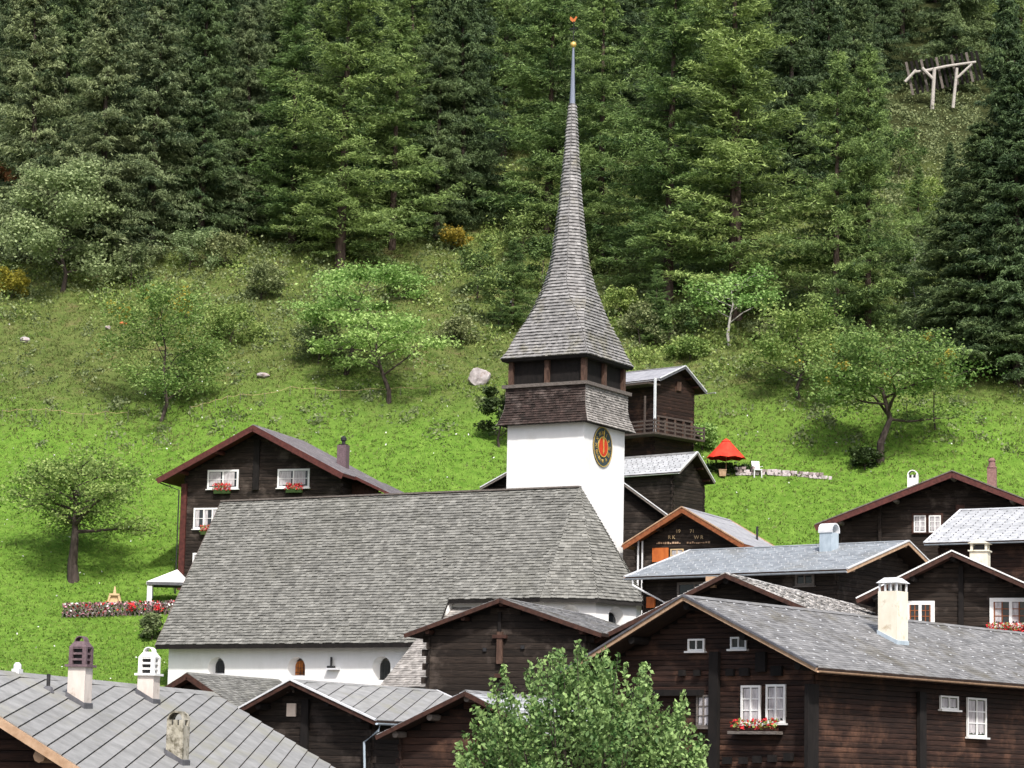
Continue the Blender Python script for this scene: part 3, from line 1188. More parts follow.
wins = []
for px, sillpy, toppy in ((216, 675, 657), (296, 677, 657), (381, 682, 656)):
    t_, z_s = nave_t(px, sillpy)
    _, z_t = nave_t(px, toppy)
    hw = .68
    wins.append((t_, hw, z_s, z_t - hw))
niche_wall(wall_o, NT - .5, T_CH - .2, NW, church_base - 2, ztop, wins, (CW, CQ), np.zeros(3))
nave_wall = wall_o.build('nave_wall', 'plaster', church)
for i_, (t_, hw, s0, sp) in enumerate(wins):
    q = NW - .52
    mb = MB()
    n = 10
    ring = [(t_ + hw * .66, s0 + .12)] + [(t_ + hw * .66 * math.cos(PI * k / n), (sp - s0) * .84 + s0 + .16 + hw * .62 * math.sin(PI * k / n)) for k in range(n + 1)] + [(t_ - hw * .66, s0 + .12)]
    mb.prism([cl(a, q, z) for a, z in ring], CQ * -.1)
    w = mb.build('arched_window', 'glass' if i_ != 1 else 'painted_glow_glass', church)
    lead = MB()
    zt_ = max(z for a, z in ring)
    for k in range(-1, 2):
        lead.bar(cl(t_ + k * .21, q + .02, s0 + .14), cl(t_ + k * .21, q + .02, zt_ - .06 - .12 * abs(k)), .02, .02, up=CQ)
    for k in range(4):
        z = s0 + .3 + k * .3
        if z < sp + hw * .2:
            lead.bar(cl(t_ - hw * .55, q + .02, z), cl(t_ + hw * .55, q + .02, z), .02, .02)
    lead.build('lead_bars', 'black_iron', w)
    if i_ == 1:
        w['label'] = 'arched window with a warm glow painted into its leaded panes'
# small ledge with a post on the nave wall
t_, z_ = nave_t(333, 669)
lg = MB()
lg.hexa([cl(t_ + .35, NW, z_ - .06), cl(t_ - .55, NW, z_ - .06), cl(t_ - .55, NW + .35, z_ - .06), cl(t_ + .35, NW + .35, z_ - .06),
         cl(t_ + .35, NW, z_ + .04), cl(t_ - .55, NW, z_ + .04), cl(t_ - .55, NW + .35, z_ + .04), cl(t_ + .35, NW + .35, z_ + .04)])
lo_ = lg.build('wall_ledge', 'white_metal', church)
MB().bar(cl(t_ + .05, NW + .15, z_ + .04), cl(t_ + .05, NW + .15, z_ + .75), .13, .13).build('ledge_post', 'black_iron', lo_)
MB().bar(cl(t_ + .3, NW + .15, z_ + .1), cl(t_ - .2, NW + .15, z_ + .1), .2, .18).build('ledge_box', 'black_iron', lo_)

# choir walls (polygonal) with niches as panels
chw = MB()
pts = [(T_CH, CWL)] + [(-math.sin(PI * k / 4) * CWL * .95, math.cos(PI * k / 4) * CWL) for k in range(5)] + [(T_CH, -CWL)]
zct = zr - CD + .25
for k in range(len(pts) - 1):
    a, b = pts[k], pts[k + 1]
    A_, B_ = cl(a[0], a[1], 0), cl(b[0], b[1], 0)
    A_[2] = B_[2] = 0
    Ld = np.linalg.norm(B_ - A_)
    dr = (A_ - B_) / Ld
    nrm = np.array([-dr[1], dr[0], 0])
    if nrm @ (A_ + B_ - cl(3, 0, 0) * 2 * np.array([1, 1, 0])) < 0:
        nrm = -nrm
    ww = []
    if k in (0, 1, 2):
        if k == 0:
            ww = [(Ld * .22, .6, zct - 3.6, zct - 1.1), (Ld * .55, .6, zct - 3.6, zct - 1.1)]
        else:
            ww = [(Ld * .5, .6, zct - 3.8, zct - 1.2)]
    niche_wall(chw, Ld, 0, 0, church_base - 2, zct, ww, (dr, nrm), B_, depth=.5)
    for (tc, hw, s0, sp) in ww:
        mb = MB()
        n = 10
        ring = [(tc + hw * .66, s0 + .12)] + [(tc + hw * .66 * math.cos(PI * j / n), (sp - s0) * .84 + s0 + .16 + hw * .62 * math.sin(PI * j / n)) for j in range(n + 1)] + [(tc - hw * .66, s0 + .12)]
        mb.prism([B_ + dr * q_ + nrm * -.47 + np.array([0, 0, z - church_base]) for q_, z in ring], nrm * -.1)
        mb.build('arched_window', 'glass', church)
chw.build('choir_wall', 'plaster', church)

# sacristy lean-to against the choir, on the viewer's side
l0 = chit(437, 604, CQ, CK + CQ * CA)
lt = float((l0 - CK) @ CW)
lz = float(l0[2]) - .2
l1 = chit(379, 687, CW, CK + CW * lt)
lq = float((l1 - CK) @ CQ)
lz1 = float(l1[2])
print('lean-to', lt, lq, lz, lz1)
lr = MB()
lp = [cl(lt, CWL + .02, lz), cl(2.5, CWL + .02, lz), cl(2.5, lq, lz1), cl(lt, lq, lz1)]
lr.prism([p - np.array([0, 0, .2]) for p in lp], (0, 0, .19))
lro = lr.build('lean_to_roof', 'roof_core', church)
sm = MB()
shingles(sm, [cl(lt, lq, lz1), cl(2.5, lq, lz1), cl(2.5, CWL + .02, lz), cl(lt, CWL + .02, lz)], .24, (.15, .4), .04, .03, (.85, 1.35))
sm.build('roof_shingles', 'shingle_silver', lro, kind='stuff')
lw = MB()
lw.prism([cl(lt - .4, CWL, church_base - 2), cl(lt - .4, lq - .5, church_base - 2), cl(lt - .4, lq - .5, lz1 + .05), cl(lt - .4, CWL, lz - .25)], -CW * (lt - 3.2))
lw.build('lean_to_wall', 'plaster', church)

# tower
TS = 5.75
half = TS / 2
tn = chit(584, 424, CQ, CK - CQ * (CWL - .2))
tt = float((tn - CK) @ CW)
TCN = CK + CW * (tt + half) - CQ * (CWL - .2 + half)      # tower centre
print('tower centre', TCN, 't', tt)
tz = lambda py, px=584: float(chit(px, py, CQ, CK - CQ * (CWL - .2))[2])
z_sk0, z_sk1, z_ea = tz(420), tz(382), tz(357)
txy = np.array([TCN[0], TCN[1], 0]) - np.array([CO[0], CO[1], 0])


def tw(a, b, z):
    """a along -CW (right), b along CQ (front-left face normal); absolute z"""
    return txy - CW * a + CQ * b + np.array([0, 0, z - church_base])


def square_ring(hs, z, ch=0.0):
    if ch <= 1e-6:
        return [tw(hs, hs, z), tw(-hs, hs, z), tw(-hs, -hs, z), tw(hs, -hs, z)]
    c = ch
    return [tw(hs, hs - c, z), tw(hs - c, hs, z), tw(-hs + c, hs, z), tw(-hs, hs - c, z), tw(-hs, -hs + c, z), tw(-hs + c, -hs, z), tw(hs - c, -hs, z), tw(hs, -hs + c, z)]


def loft(mb, rings, cap=True):
    n = len(rings[0])
    V = [p for r_ in rings for p in r_]
    F = []
    for i in range(len(rings) - 1):
        for k in range(n):
            F.append((i * n + k, i * n + (k + 1) % n, (i + 1) * n + (k + 1) % n, (i + 1) * n + k))
    if cap:
        F.append(tuple(range(n))[::-1])
        F.append(tuple((len(rings) - 1) * n + k for k in range(n)))
    mb.add(V, F)


mb = MB()
loft(mb, [square_ring(half, church_base - 2), square_ring(half, z_sk0 + .5)])
mb.build('tower_wall', 'plaster', church)


def ring_shingles(mb, rings, wr, th, jit, tone, sides=None):
    n = len(rings[0])
    cen = [sum(r_) / n for r_ in rings]
    for i in range(len(rings) - 1):
        row = random.uniform(.9, 1.1)
        for k in range(n):
            if sides is not None and k not in sides:
                continue
            a, b = rings[i][k], rings[i][(k + 1) % n]
            c, d = rings[i + 1][(k + 1) % n], rings[i + 1][k]
            Lb = np.linalg.norm(b - a)
            if Lb < .015:
                continue
            out = (a + b) / 2 - cen[i]
            nrm = np.cross(b - a, (c + d) / 2 - (a + b) / 2)
            nl = np.linalg.norm(nrm)
            if nl < 1e-9:
                continue
            nrm /= nl
            if nrm @ out < 0:
                nrm = -nrm
            u = 0
            while u < 1 - 1e-6:
                w = random.uniform(*wr) / Lb
                u1 = min(u + w, 1)
                if 1 - u1 < .3 * w:
                    u1 = 1
                j = random.uniform(-jit, jit)
                up_ = unit((c + d) / 2 - (a + b) / 2)
                h1 = th * random.uniform(.7, 1.35)
                lo0, lo1 = a + (b - a) * u - up_ * (j + .02), a + (b - a) * u1 - up_ * (j + .02)
                hi0, hi1 = d + (c - d) * u, d + (c - d) * u1
                hi0 = hi0 + nrm * .006
                hi1 = hi1 + nrm * .006
                mb.add([lo0, lo1, lo0 + nrm * h1, lo1 + nrm * h1, hi1, hi0], [(2, 3, 4, 5), (0, 1, 3, 2), (0, 2, 5), (1, 4, 3)], row * random.uniform(*tone))
                u = u1


# flared shingled skirt
prof = []
nsk = 15
for i in range(nsk + 1):
    t_ = i / nsk
    z = z_sk0 - .12 + (z_sk1 - z_sk0) * t_
    f = max(0, 1 - t_ / .62)
    prof.append((half + .12 + .42 * f ** 1.7, z))
rings = [square_ring(a, z) for a, z in prof]
mb = MB()
loft(mb, [square_ring(a - .03, z) for a, z in prof])
sk = mb.build('skirt', 'roof_core', church)
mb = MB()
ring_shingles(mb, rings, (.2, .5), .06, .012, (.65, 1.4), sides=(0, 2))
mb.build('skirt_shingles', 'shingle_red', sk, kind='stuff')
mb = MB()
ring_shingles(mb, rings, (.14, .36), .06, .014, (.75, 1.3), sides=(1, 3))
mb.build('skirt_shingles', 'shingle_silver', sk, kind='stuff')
# belfry sill, posts, black block added for the shade inside the openings, eave soffit
mb = MB()
loft(mb, [square_ring(half + .32, z_sk1 - .16), square_ring(half + .34, z_sk1 + .06)])
mb.build('belfry_sill', 'wood_grey', church)
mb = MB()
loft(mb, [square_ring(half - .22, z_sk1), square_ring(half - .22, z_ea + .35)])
mb.build('belfry_shade_block', 'wood_black', church)
for a in (-1, 0, 1):
    for b in (-1, 0, 1):
        if a == 0 and b == 0:
            continue
        e = half - .14
        mb = MB()
        mb.hexa([tw(a * e - .16, b * e - .16, z_sk1 + .06), tw(a * e + .16, b * e - .16, z_sk1 + .06), tw(a * e + .16, b * e + .16, z_sk1 + .06), tw(a * e - .16, b * e + .16, z_sk1 + .06),
                 tw(a * e - .16, b * e - .16, z_ea + .3), tw(a * e + .16, b * e - .16, z_ea + .3), tw(a * e + .16, b * e + .16, z_ea + .3), tw(a * e - .16, b * e + .16, z_ea + .3)])
        mb.build('belfry_post', 'post_brown', church)
# spire
sxy = txy[:2] + CO[:2]
zs = lambda py: float(at(573, py, TCN[1])[2])
PXM = FPX / TCN[1]
SPW = [(367, 135, 0), (355, 122, 0), (340, 106, .05), (320, 81, .28), (300, 62, .75), (280, 46, 1), (260, 36.5, 1), (240, 31, 1), (192, 20, 1), (150, 13.2, 1), (104, 6.8, 1)]
sz_, sh_, so_ = [], [], []
for py, wpx, oc in SPW:
    wf = 1.366 * (1 - oc) + 1.05 * oc
    sz_.append(zs(py))
    sh_.append(wpx / PXM / wf / 2)
    so_.append(oc)
z_ea2 = zs(367) + .25
sz_[0] = z_ea2
zc = []
z = z_ea2
while z < sz_[-1]:
    zc.append(z)
    z += .225
zc.append(sz_[-1])


def smooth_interp(z, X, Y):
    # monotone cubic through the measured profile
    X = np.array(X)
    Y = np.array(Y)
    i = int(np.clip(np.searchsorted(X, z) - 1, 0, len(X) - 2))
    dlt = np.diff(Y) / np.diff(X)
    m = np.zeros(len(X))
    m[0], m[-1] = dlt[0], dlt[-1]
    for k in range(1, len(X) - 1):
        m[k] = 0 if dlt[k - 1] * dlt[k] <= 0 else 2 / (1 / dlt[k - 1] + 1 / dlt[k])
    hh = X[i + 1] - X[i]
    t_ = (z - X[i]) / hh
    return float((2 * t_ ** 3 - 3 * t_ ** 2 + 1) * Y[i] + (t_ ** 3 - 2 * t_ ** 2 + t_) * hh * m[i] + (-2 * t_ ** 3 + 3 * t_ ** 2) * Y[i + 1] + (t_ ** 3 - t_ ** 2) * hh * m[i + 1])


rings = []
for z in zc:
    a = smooth_interp(z, sz_, sh_)
    oc = smooth_interp(z, sz_, so_)
    rings.append(square_ring(a, z, max(.0008, .5858 * a * min(1, max(0, oc)))))
mb = MB()
loft(mb, rings)
sp_o = mb.build('spire', 'roof_core', church)
mb = MB()
ring_shingles(mb, rings, (.12, .34), .095, .012, (.85, 1.2))
mb.build('spire_shingles', 'shingle_spire', sp_o, kind='stuff')
mb = MB()
loft(mb, [square_ring(sh_[0] - .06, z_ea2 - .2), square_ring(sh_[0] + .02, z_ea2 - .01)])
mb.build('eave_board', 'wood_black', sp_o)
mb = MB()
cx_, cy_ = txy[0], txy[1]
zt0, zt1 = sz_[-1], zs(46)
mb.lathe([(sh_[-1] * .9, zt0 - church_base - .05), (.02 + .2 * sh_[-1], zt1 - church_base)], 8, (cx_, cy_, 0))
mb.build('spire_cap', 'lead_spire', sp_o)
mb = MB()
rb = .21
mb.lathe([(.02, -rb)] + [(rb * math.cos(t), rb * math.sin(t)) for t in np.linspace(-1.3, 1.3, 9)] + [(.02, rb)], 14, (cx_, cy_, zt1 - church_base + .1))
mb.build('gilt_ball', 'gold', sp_o, smooth=True)
z0 = zt1 - church_base + .25
z1 = zs(17) - church_base
mb = MB()
mb.tube([(cx_, cy_, z0), (cx_, cy_, z1 - .3)], .035, 6)
mb.bar(np.array([cx_, cy_, z0 + (z1 - z0) * .55]) - CW * .32, np.array([cx_, cy_, z0 + (z1 - z0) * .55]) + CW * .32, .05, .06)
for k in (-1, 1):
    mb.bar(np.array([cx_, cy_, z0 + (z1 - z0) * .35]) + CW * k * .03, np.array([cx_, cy_, z0 + (z1 - z0) * .5]) + CW * k * .2, .035, .035)
mb.build('cross', 'black_iron', sp_o)
mb = MB()
ck = [(-.22, .08), (-.1, -.02), (.08, -.02), (.16, .1), (.26, .3), (.16, .36), (.08, .24), (-.04, .16), (-.14, .3), (-.28, .4), (-.3, .2)]
mb.prism([np.array([cx_, cy_, z1 - .32]) - CW * a + np.array([0, 0, b]) - CQ * .02 for a, b in ck], CQ * .04)
mb.build('weathercock', 'copper_red', sp_o)

# clock on the right-hand tower face
cn = -CW
fc = CO + txy + cn * (half + .0)
kk = ray(602, 447)
cc = kk * ((np.array([fc[0], fc[1], 0]) @ cn) / (kk @ cn))
cb = float((cc - CO - txy) @ CQ)
cz = float(cc[2])
RC = 1.32


def ck_pt(r_, ang, dd):
    """ang clockwise from 12 as seen from outside"""
    # right as seen from outside the right face is -CQ
    return tw(half + dd, cb - r_ * math.sin(ang), cz + r_ * math.cos(ang))


def disc(r0, r1, d0, d1, name, material, parent, n=48):
    m_ = MB()
    for k in range(n):
        a, b = 2 * PI * k / n, 2 * PI * (k + 1) / n
        if r0 <= 0:
            m_.add([ck_pt(r1, a, d0), ck_pt(r1, b, d0), ck_pt(r1, b, d1), ck_pt(r1, a, d1), ck_pt(0, 0, d1)], [(0, 1, 2, 3), (3, 2, 4)])
        else:
            m_.hexa([ck_pt(r0, a, d0), ck_pt(r1, a, d0), ck_pt(r1, b, d0), ck_pt(r0, b, d0), ck_pt(r0, a, d1), ck_pt(r1, a, d1), ck_pt(r1, b, d1), ck_pt(r0, b, d1)])
    return m_.build(name, material, parent)


dial = disc(0, RC, 0, .06, 'clock_dial', 'clock_blue', church)
disc(RC * .96, RC, .06, .09, 'gilt_rim', 'gold', dial)
disc(0, RC * .47, .06, .10, 'centre_disc', 'clock_red', dial)
disc(RC * .47, RC * .52, .06, .105, 'gilt_ring', 'gold', dial)


def text_mesh(body, size, material, name, parent, xf, extrude=.01):
    cu = bpy.data.curves.new('txt', 'FONT')
    cu.body = body
    cu.size = size
    cu.extrude = extrude
    cu.align_x = 'CENTER'
    cu.align_y = 'CENTER'
    ob = bpy.data.objects.new('txt', cu)
    sc.collection.objects.link(ob)
    bpy.context.view_layer.update()
    me_ = bpy.data.meshes.new_from_object(ob)
    bpy.data.objects.remove(ob)
    for v in me_.vertices:
        v.co = Vector(xf(v.co.x, v.co.y, v.co.z))
    me_.materials.clear()
    me_.materials.append(M(material))
    me_.name = name
    o = bpy.data.objects.new(name, me_)
    return link(o, parent)


for i, s_ in enumerate(['XII', 'I', 'II', 'III', 'IIII', 'V', 'VI', 'VII', 'VIII', 'IX', 'X', 'XI']):
    an = 2 * PI * i / 12

    def xf(x, y, z, an=an):
        rr = RC * .69 + y
        # x to the right of the numeral, tangential
        p = ck_pt(rr, an, .075 + z)
        tg = (ck_pt(1, an + PI / 2, 0) - ck_pt(0, 0, 0))
        return p + tg * x
    text_mesh(s_, .34, 'gold', 'numeral', dial, xf, .015)


def hand(an, L, w, tail, name):
    m_ = MB()
    tg = (ck_pt(1, an + PI / 2, 0) - ck_pt(0, 0, 0))
    P = [ck_pt(-tail, an, .14) - tg * w, ck_pt(-tail, an, .14) + tg * w, ck_pt(L * .7, an, .14) + tg * w, ck_pt(L * .78, an, .14) + tg * w * 2.2, ck_pt(L, an, .14), ck_pt(L * .78, an, .14) - tg * w * 2.2, ck_pt(L * .7, an, .14) - tg * w]
    m_.prism(P, -cn * .03)
    m_.build(name, 'gold', dial)


hand(math.radians(4), RC * .88, .035, .45, 'minute_hand')
hand(math.radians(-8), RC * .56, .05, .35, 'hour_hand')

# ------------------------------------------------------------------ houses
def snow_hooks(H, poly, ds, dt, material='white_metal', size=.06, name='snow_hooks', stag=True, skip=.1):
    o, e1, e2, n, P = facet_frame(poly)
    mb = MB()
    t = min(q[1] for q in P) + dt
    r_ = 0
    while t < max(q[1] for q in P) - .1:
        sr_ = srange(P, t)
        if sr_:
            s = sr_[0] + (ds * .5 if (r_ % 2 and stag) else .1)
            while s < sr_[1]:
                if random.random() > skip:
                    a = o + e1 * s + e2 * t + n * .035
                    mb.bar(a - e2 * size * .8, a + e2 * size * .8, size, .03, up=n)
                s += ds
        t += dt
        r_ += 1
    return mb.build(name, material, H.roof_o, kind='stuff')


def slope_poly(H, side):
    if side == 'R':
        return [(0, 0, H.zA), (H.wr, 0, H.zA - H.hr), (H.wr, H.L, H.zA - H.hr), (0, H.L, H.zA)]
    return [(-H.wl, 0, H.zA - H.hl), (0, 0, H.zA), (0, H.L, H.zA), (-H.wl, H.L, H.zA - H.hl)]


# --- brown house with white windows, left behind the church
H = House('chalet', 'tall dark timber house with white windows left behind the church roof', 'house', (253, 425), 196, -18, 7.5, 3.8, 7.15, 3.65, 10, fo=1.5, so=.7, sol=1.6, tr=.2, group='timber houses of the village')
H.roof('seam', core='wood_red', barge='wood_red', bh=.42, purlin='wood_red', pr=.16, ridge='metal_roof', step=.42)
H.walls('log_dark', .26, 10.5, 'R', single=False)
H.window('F', (208, 470, 239, 489), nx=2, ny=2, curtain=True, fw=.14)
H.window('F', (278, 469, 310, 488), nx=2, ny=2, curtain=True, fw=.14)
H.window('F', (194, 508, 223, 529), nx=3, ny=2, curtain='side', fw=.13)
H.window('F', (193, 553, 214, 576), nx=2, ny=2, curtain='side', fw=.13)
H.board('F', (180, 484, 185.5, 612), 'wood_red', 'corner_post', .16)
H.board('F', (254, 440, 260, 490), 'wood_black', 'gable_post', .14)
H.gutter('L', 'black_iron', .1, down=.6)
o, k = H.lray(343, 462)
p = o + k * ((5.5 - o[1]) / k[1])
H.chimney((p[0], 5.5, H.top(p[0])), .72, .72, max(.5, p[2] - H.top(p[0]) + 1.25), 'chimney_purple', 'cowl', collar=None)
# lower wing continuing the right-hand roof, set back
wg = MB()
y0, y1 = 2.6, 10.4
xa, xb = 6.6, 11.4
za, zb_ = H.top(6.3) - .12, H.top(6.3) - .12 - 5.3 * .42
wg.prism([(xa, y0, za), (xb, y0, zb_), (xb, y0, zb_ - .22), (xa, y0, za - .22)][::-1], (0, y1 - y0, 0))
wgo = wg.build('wing_roof', 'wood_red', H.root)
strips([(xa, y0, za), (xb, y0, zb_), (xb, y1, zb_), (xa, y1, za)], (xb - xa, 0, zb_ - za), .42, wgo, 'roof_panel', 'metal_roof', raise_=0, base=.02, gap=.004)
sm = MB()
y = y0 + .42
while y < y1:
    sm.bar((xa, y, za + .05), (xb, y, zb_ + .05), .035, .06)
    y += .42
sm.build('roof_seams', 'metal_roof', wgo, kind='stuff')
for k in range(16):
    x = 6.1 + k * .3
    MB().box(x, x + .285, y0 + 1 + random.uniform(0, .02), y0 + 1.08, H.zb, H.top(6.3) - .38 - (x + .3 - 6.3) * .42).build('wall_plank', 'wood_brown', H.root)
MB().box(6.1, 10.9, y0 + 1.09, y1 - .5, H.zb, zb_ - .3).build('wing_wall', 'wood_brown', H.root)
for px, l_ in (((209, 484, 238, 494), 'green flower box with red geraniums under the upper left white window'), ((282, 484, 309, 493), 'green flower box with red geraniums under the upper right white window'),
               ((199, 526, 222, 535), 'green flower box with red geraniums under the triple window')):
    x0, y0_, x1, y1_ = px
    H.flowers('F', ((x0 + x1) / 2 - 8, y0_, (x0 + x1) / 2 + 8, y1_), 'leaf_dark', l_, group='red geranium boxes on the tall dark house', boxh=.28)

# --- barn behind the tower, only its slanting roof edge shows
H = House('barn', 'dark plank barn mostly hidden behind the church tower', 'barn', (565, 440), 189, 0, 5.9, 3.5, 7.6, 5.4, 9, fo=.6, so=.35, group='timber houses of the village')
H.roof('slate', barge='wood_grey', bh=.16, purlin='wood_brown', trim='white_metal')
H.walls('log_dark', .26, 6, 'R', single=False)

# --- upper barn with open gallery, right of the tower
H = House('gallery_barn', 'old brown barn with open railed gallery right of the belfry', 'barn', (685, 366), 212, 48, 3.2, 1.4, 2.75, 1.75, 6.5, fo=.7, so=.75, sol=.25, tr=.12, group='timber houses of the village')
H.roof('metal_grey', barge='lead', bh=.2, trim='white_metal', purlin='wood_brown', pr=.1)
H.walls('log_brown', .26, 7, 'RL', single=False, ext=.12)
H.gutter('L', 'white_metal', .08)
H.gutter('R', 'white_metal', .08, y0=-.9, y1=6)
# upper front and left side: gallery with posts, rails and planks in front
zf = H.front(667, 437)[2]
gal = MB()
gal.box(H.xl - 1.5, H.xr - .1, H.yf - 1.3, H.yf - .05, zf - .14, zf)
gal.box(H.xl - 1.5, H.xl - .08, H.yf - .05, H.yb, zf - .14, zf)
gal_o = gal.build('gallery_floor', 'wood_weathered', H.root)
for k in range(3):
    z = zf + .3 + .3 * k
    MB().bar((H.xl - 1.4, H.yf - 1.2, z), (H.xr - .1, H.yf - 1.2, z), .06, .13).build('railing', 'wood_weathered', gal_o)
    MB().bar((H.xl - 1.4, H.yf - 1.2, z), (H.xl - 1.4, H.yb, z), .06, .13).build('railing', 'wood_weathered', gal_o)
for x in np.linspace(H.xl - 1.4, H.xr - .1, 6):
    MB().box(x - .06, x + .06, H.yf - 1.26, H.yf - 1.14, zf, zf + 1.05).build('railing_post', 'wood_weathered', gal_o)
for y in np.linspace(H.yf - .2, H.yb, 4):
    MB().box(H.xl - 1.46, H.xl - 1.34, y - .06, y + .06, zf, zf + (2.9 if y < 2 or y > 4 else 1.05)).build('railing_post', 'wood_weathered', gal_o)
MB().box(H.xl - 1.42, H.xl - 1.26, H.yf - 1.22, H.yf - 1.08, zf - .1, H.under(H.xl) - .1).build('corner_post', 'white_metal', H.root)
MB().box(H.xl - 1.45, H.xl, .1, H.yb, H.under(H.xl) - .5, H.under(H.xl) - .38).build('gallery_beam', 'wood_weathered', H.root)
MB().box(H.xl + .2, H.xr - .2, H.yf - .12, H.yf - .05, zf + 1.45, zf + 1.6).build('wall_beam', 'wood_weathered', H.root)
for k, x in enumerate(np.linspace(H.xl + .4, H.xr - .3, 5)):
    MB().box(x - .1, x + .1, H.yf - .14, H.yf - .05, zf, zf + 1.45).build('wall_post', 'post_brown', H.root)
H.board('F', (676, 382, 680, 391), 'post_brown', 'hatch', .1)
mb = MB()
mb.prism([(H.xr - .1, H.yf + .3, zf + 1.6), (H.xr + 1.5, H.yf + .3, zf + .35), (H.xr + 1.5, H.yf + .3, zf + .2), (H.xr - .1, H.yf + .3, zf + 1.4)][::-1], (0, 4, 0))
mb.build('annex_roof', 'wood_soffit', H.root)

# --- lower barn with pale roof in front of it
H = House('lower_barn', 'dark barn with pale spotted slate roof below the gallery barn', 'barn', (697, 452), 206, 50, 2.3, 1.75, 2.3, 2.1, 7.5, fo=.8, so=.3, sol=.3, tr=.12, group='timber houses of the village')
H.roof('slate_pale', barge='wood_grey', bh=.16, trim='white_metal', purlin='wood_brown', pr=.1)
H.walls('log_dark', .26, 6, 'RL', single=False)
snow_hooks(H, slope_poly(H, 'L'), .5, .32, 'lead', .05)
H.gutter('L', 'white_metal', .07)

# --- small house with orange bargeboards
H = House('small_chalet', 'small dark house with bright orange bargeboards and lettering on its gable', 'house', (682, 507), 177, -25, 4.15, 2.42, 4.3, 2.5, 9, fo=1.0, so=.55, tr=.18, group='timber houses of the village')
H.roof('metal_grey', core='wood_orange', barge='wood_orange', bh=.34, purlin='wood_soffit', ridge='metal_grey', trim='wood_tan')
H.walls('log_dark', .24, 5, 'R', single=False)
H.board('F', (653, 548, 669, 562), 'shutter_orange', 'shutter', .1, 'bright orange wooden shutter')
H.window('F', (671, 549, 684, 562), nx=2, ny=2, frame='wood_pale', fw=.07)
H.gutter('L', 'black_iron', .07)
pz = H.front(640, 540)
MB().tube([(pz[0], H.yf - .3, pz[2] + .3), (pz[0], H.yf - .3, H.zb)], .07).build('downpipe', 'white_metal', H.root)
MB().tube([(pz[0] + .3, H.yf - .3, pz[2] - .1), (pz[0] + .3, H.yf - .3, H.zb)], .06).build('downpipe', 'white_metal', H.root)
px_ = H.rslope(758, 540)
MB().tube([(px_[0], 7, H.top(px_[0]) - .2), (px_[0], 7, H.top(px_[0]) + .9)], .08).build('stovepipe', 'black_iron', H.root)
inscr = MB().box(-.01, .01, H.yf - .052, H.yf - .05, 1, 1.01).build('gable_lettering', 'wood_tan', H.root)
for body, (x_, y_), s_ in (('19', (678.5, 531.5), .34), ('71', (692.5, 531.5), .34), ('R K', (672, 537.5), .34), ('W R', (699, 537.5), .34)):
    a, zz = H.pick('F', x_, y_)
    text_mesh(body, s_, 'wood_pale', 'lettering', inscr, lambda x, y, z, a=a, zz=zz: (a + x, H.yf - .075 - z, zz + y), .01)
mb = MB()
a0, zz = H.pick('F', 657, 544)
a1, _ = H.pick('F', 711, 544)
a = a0
while a < a1:
    w = random.uniform(.05, .14)
    if not (a0 + (a1 - a0) * .46 < a < a0 + (a1 - a0) * .54):
        mb.box(a, a + w, H.yf - .09, H.yf - .06, zz + random.uniform(-.05, 0), zz + random.uniform(.04, .13))
    a += w + random.uniform(.03, .08)
mb.build('lettering', 'wood_tan', inscr)

# --- long low house with blue-grey slate roof
H = House('long_house', 'long low house under blue-grey slates with a sheet-metal chimney', 'house', (908, 541), 150, 52, 6.6, 2.05, 6.4, 2.7, 14.6, fo=1.2, so=.9, tr=.16, group='timber houses of the village')
H.roof('slate_blue', core='wood_soffit', barge='wood_tan', bh=.2, trim='white_metal', purlin='wood_tan', pr=.1, ridge='slate_blue')
H.walls('log_dark', .25, 5, 'RL', single=False)
snow_hooks(H, slope_poly(H, 'L'), .62, .36, 'white_metal', .045, skip=.2)
H.gutter('L', 'zinc', .1)
for px in ((678, 582, 713, 600), (796, 573, 815, 586)):
    H.window('L', px, frame='wood_grey', fw=.14, nx=2, ny=1, curtain=False)
p = H.lslope(829, 550)
H.chimney((p[0], p[1], p[2]), .78, .78, .95, 'steel_blue', 'barrel', collar=None, label='square sheet-metal chimney with rounded cover', capmat='white_metal')
b0 = (-H.wl - .08, H.L - .6, H.zA - H.hl - .15)
MB().tube([b0, (b0[0], b0[1], b0[2] - .35), (H.xl - .1, b0[1] - 1.6, b0[2] - 1.3), (H.xl - .1, b0[1] - 1.6, H.zb)], .07).build('downpipe', 'white_metal', H.root)
H.board('L', (648, 597, 656, 608), 'shutter_orange', 'shutter', .12)

# --- large dark house at the right edge
H = House('large_chalet', 'wide dark house with twin white windows and purple-brown bargeboard at far right', 'house', (952, 471), 178, -15, 9.1, 3.55, 9.3, 3.75, 13, fo=1.6, so=1.5, tr=.2, group='timber houses of the village')
H.roof('slate', core='wood_red', barge='wood_red', bh=.4, purlin='wood_grey', pr=.17, trim='wood_grey')
H.walls('log_dark', .26, 6, 'R', single=False, ext=.28)
H.window('F', (914, 515.5, 926, 532.5), nx=2, ny=3, surround='wood_brown', fw=.09)
H.window('F', (929, 515.5, 941, 532.5), nx=2, ny=3, surround='wood_brown', fw=.09)
H.board('F', (956, 505, 965, 528), 'wood_brown', 'gable_post', .12)
H.board('F', (879, 502, 882, 545), 'log_dark', 'corner_post', .3)
for (px, py, w, body, cap, yy, cm, hh) in ((913, 492, .7, 'white_paint', 'arch', 7.0, 'white_paint', .75), (992, 487, .62, 'brick_pink', 'pot', 7.5, 'brick_pink', 1.5)):
    o, k = H.lray(px, py)
    p = o + k * ((yy - o[1]) / k[1])
    zz = H.top(p[0])
    ztop = (o + (H.lray(px, 474 if px < 950 else 466)[1]) * ((yy - o[1]) / k[1]))[2]
    H.chimney((p[0], yy, zz), w, w, max(.4, ztop - zz - (.3 if px < 950 else .2)), body, cap, collar=None, capmat=cm)

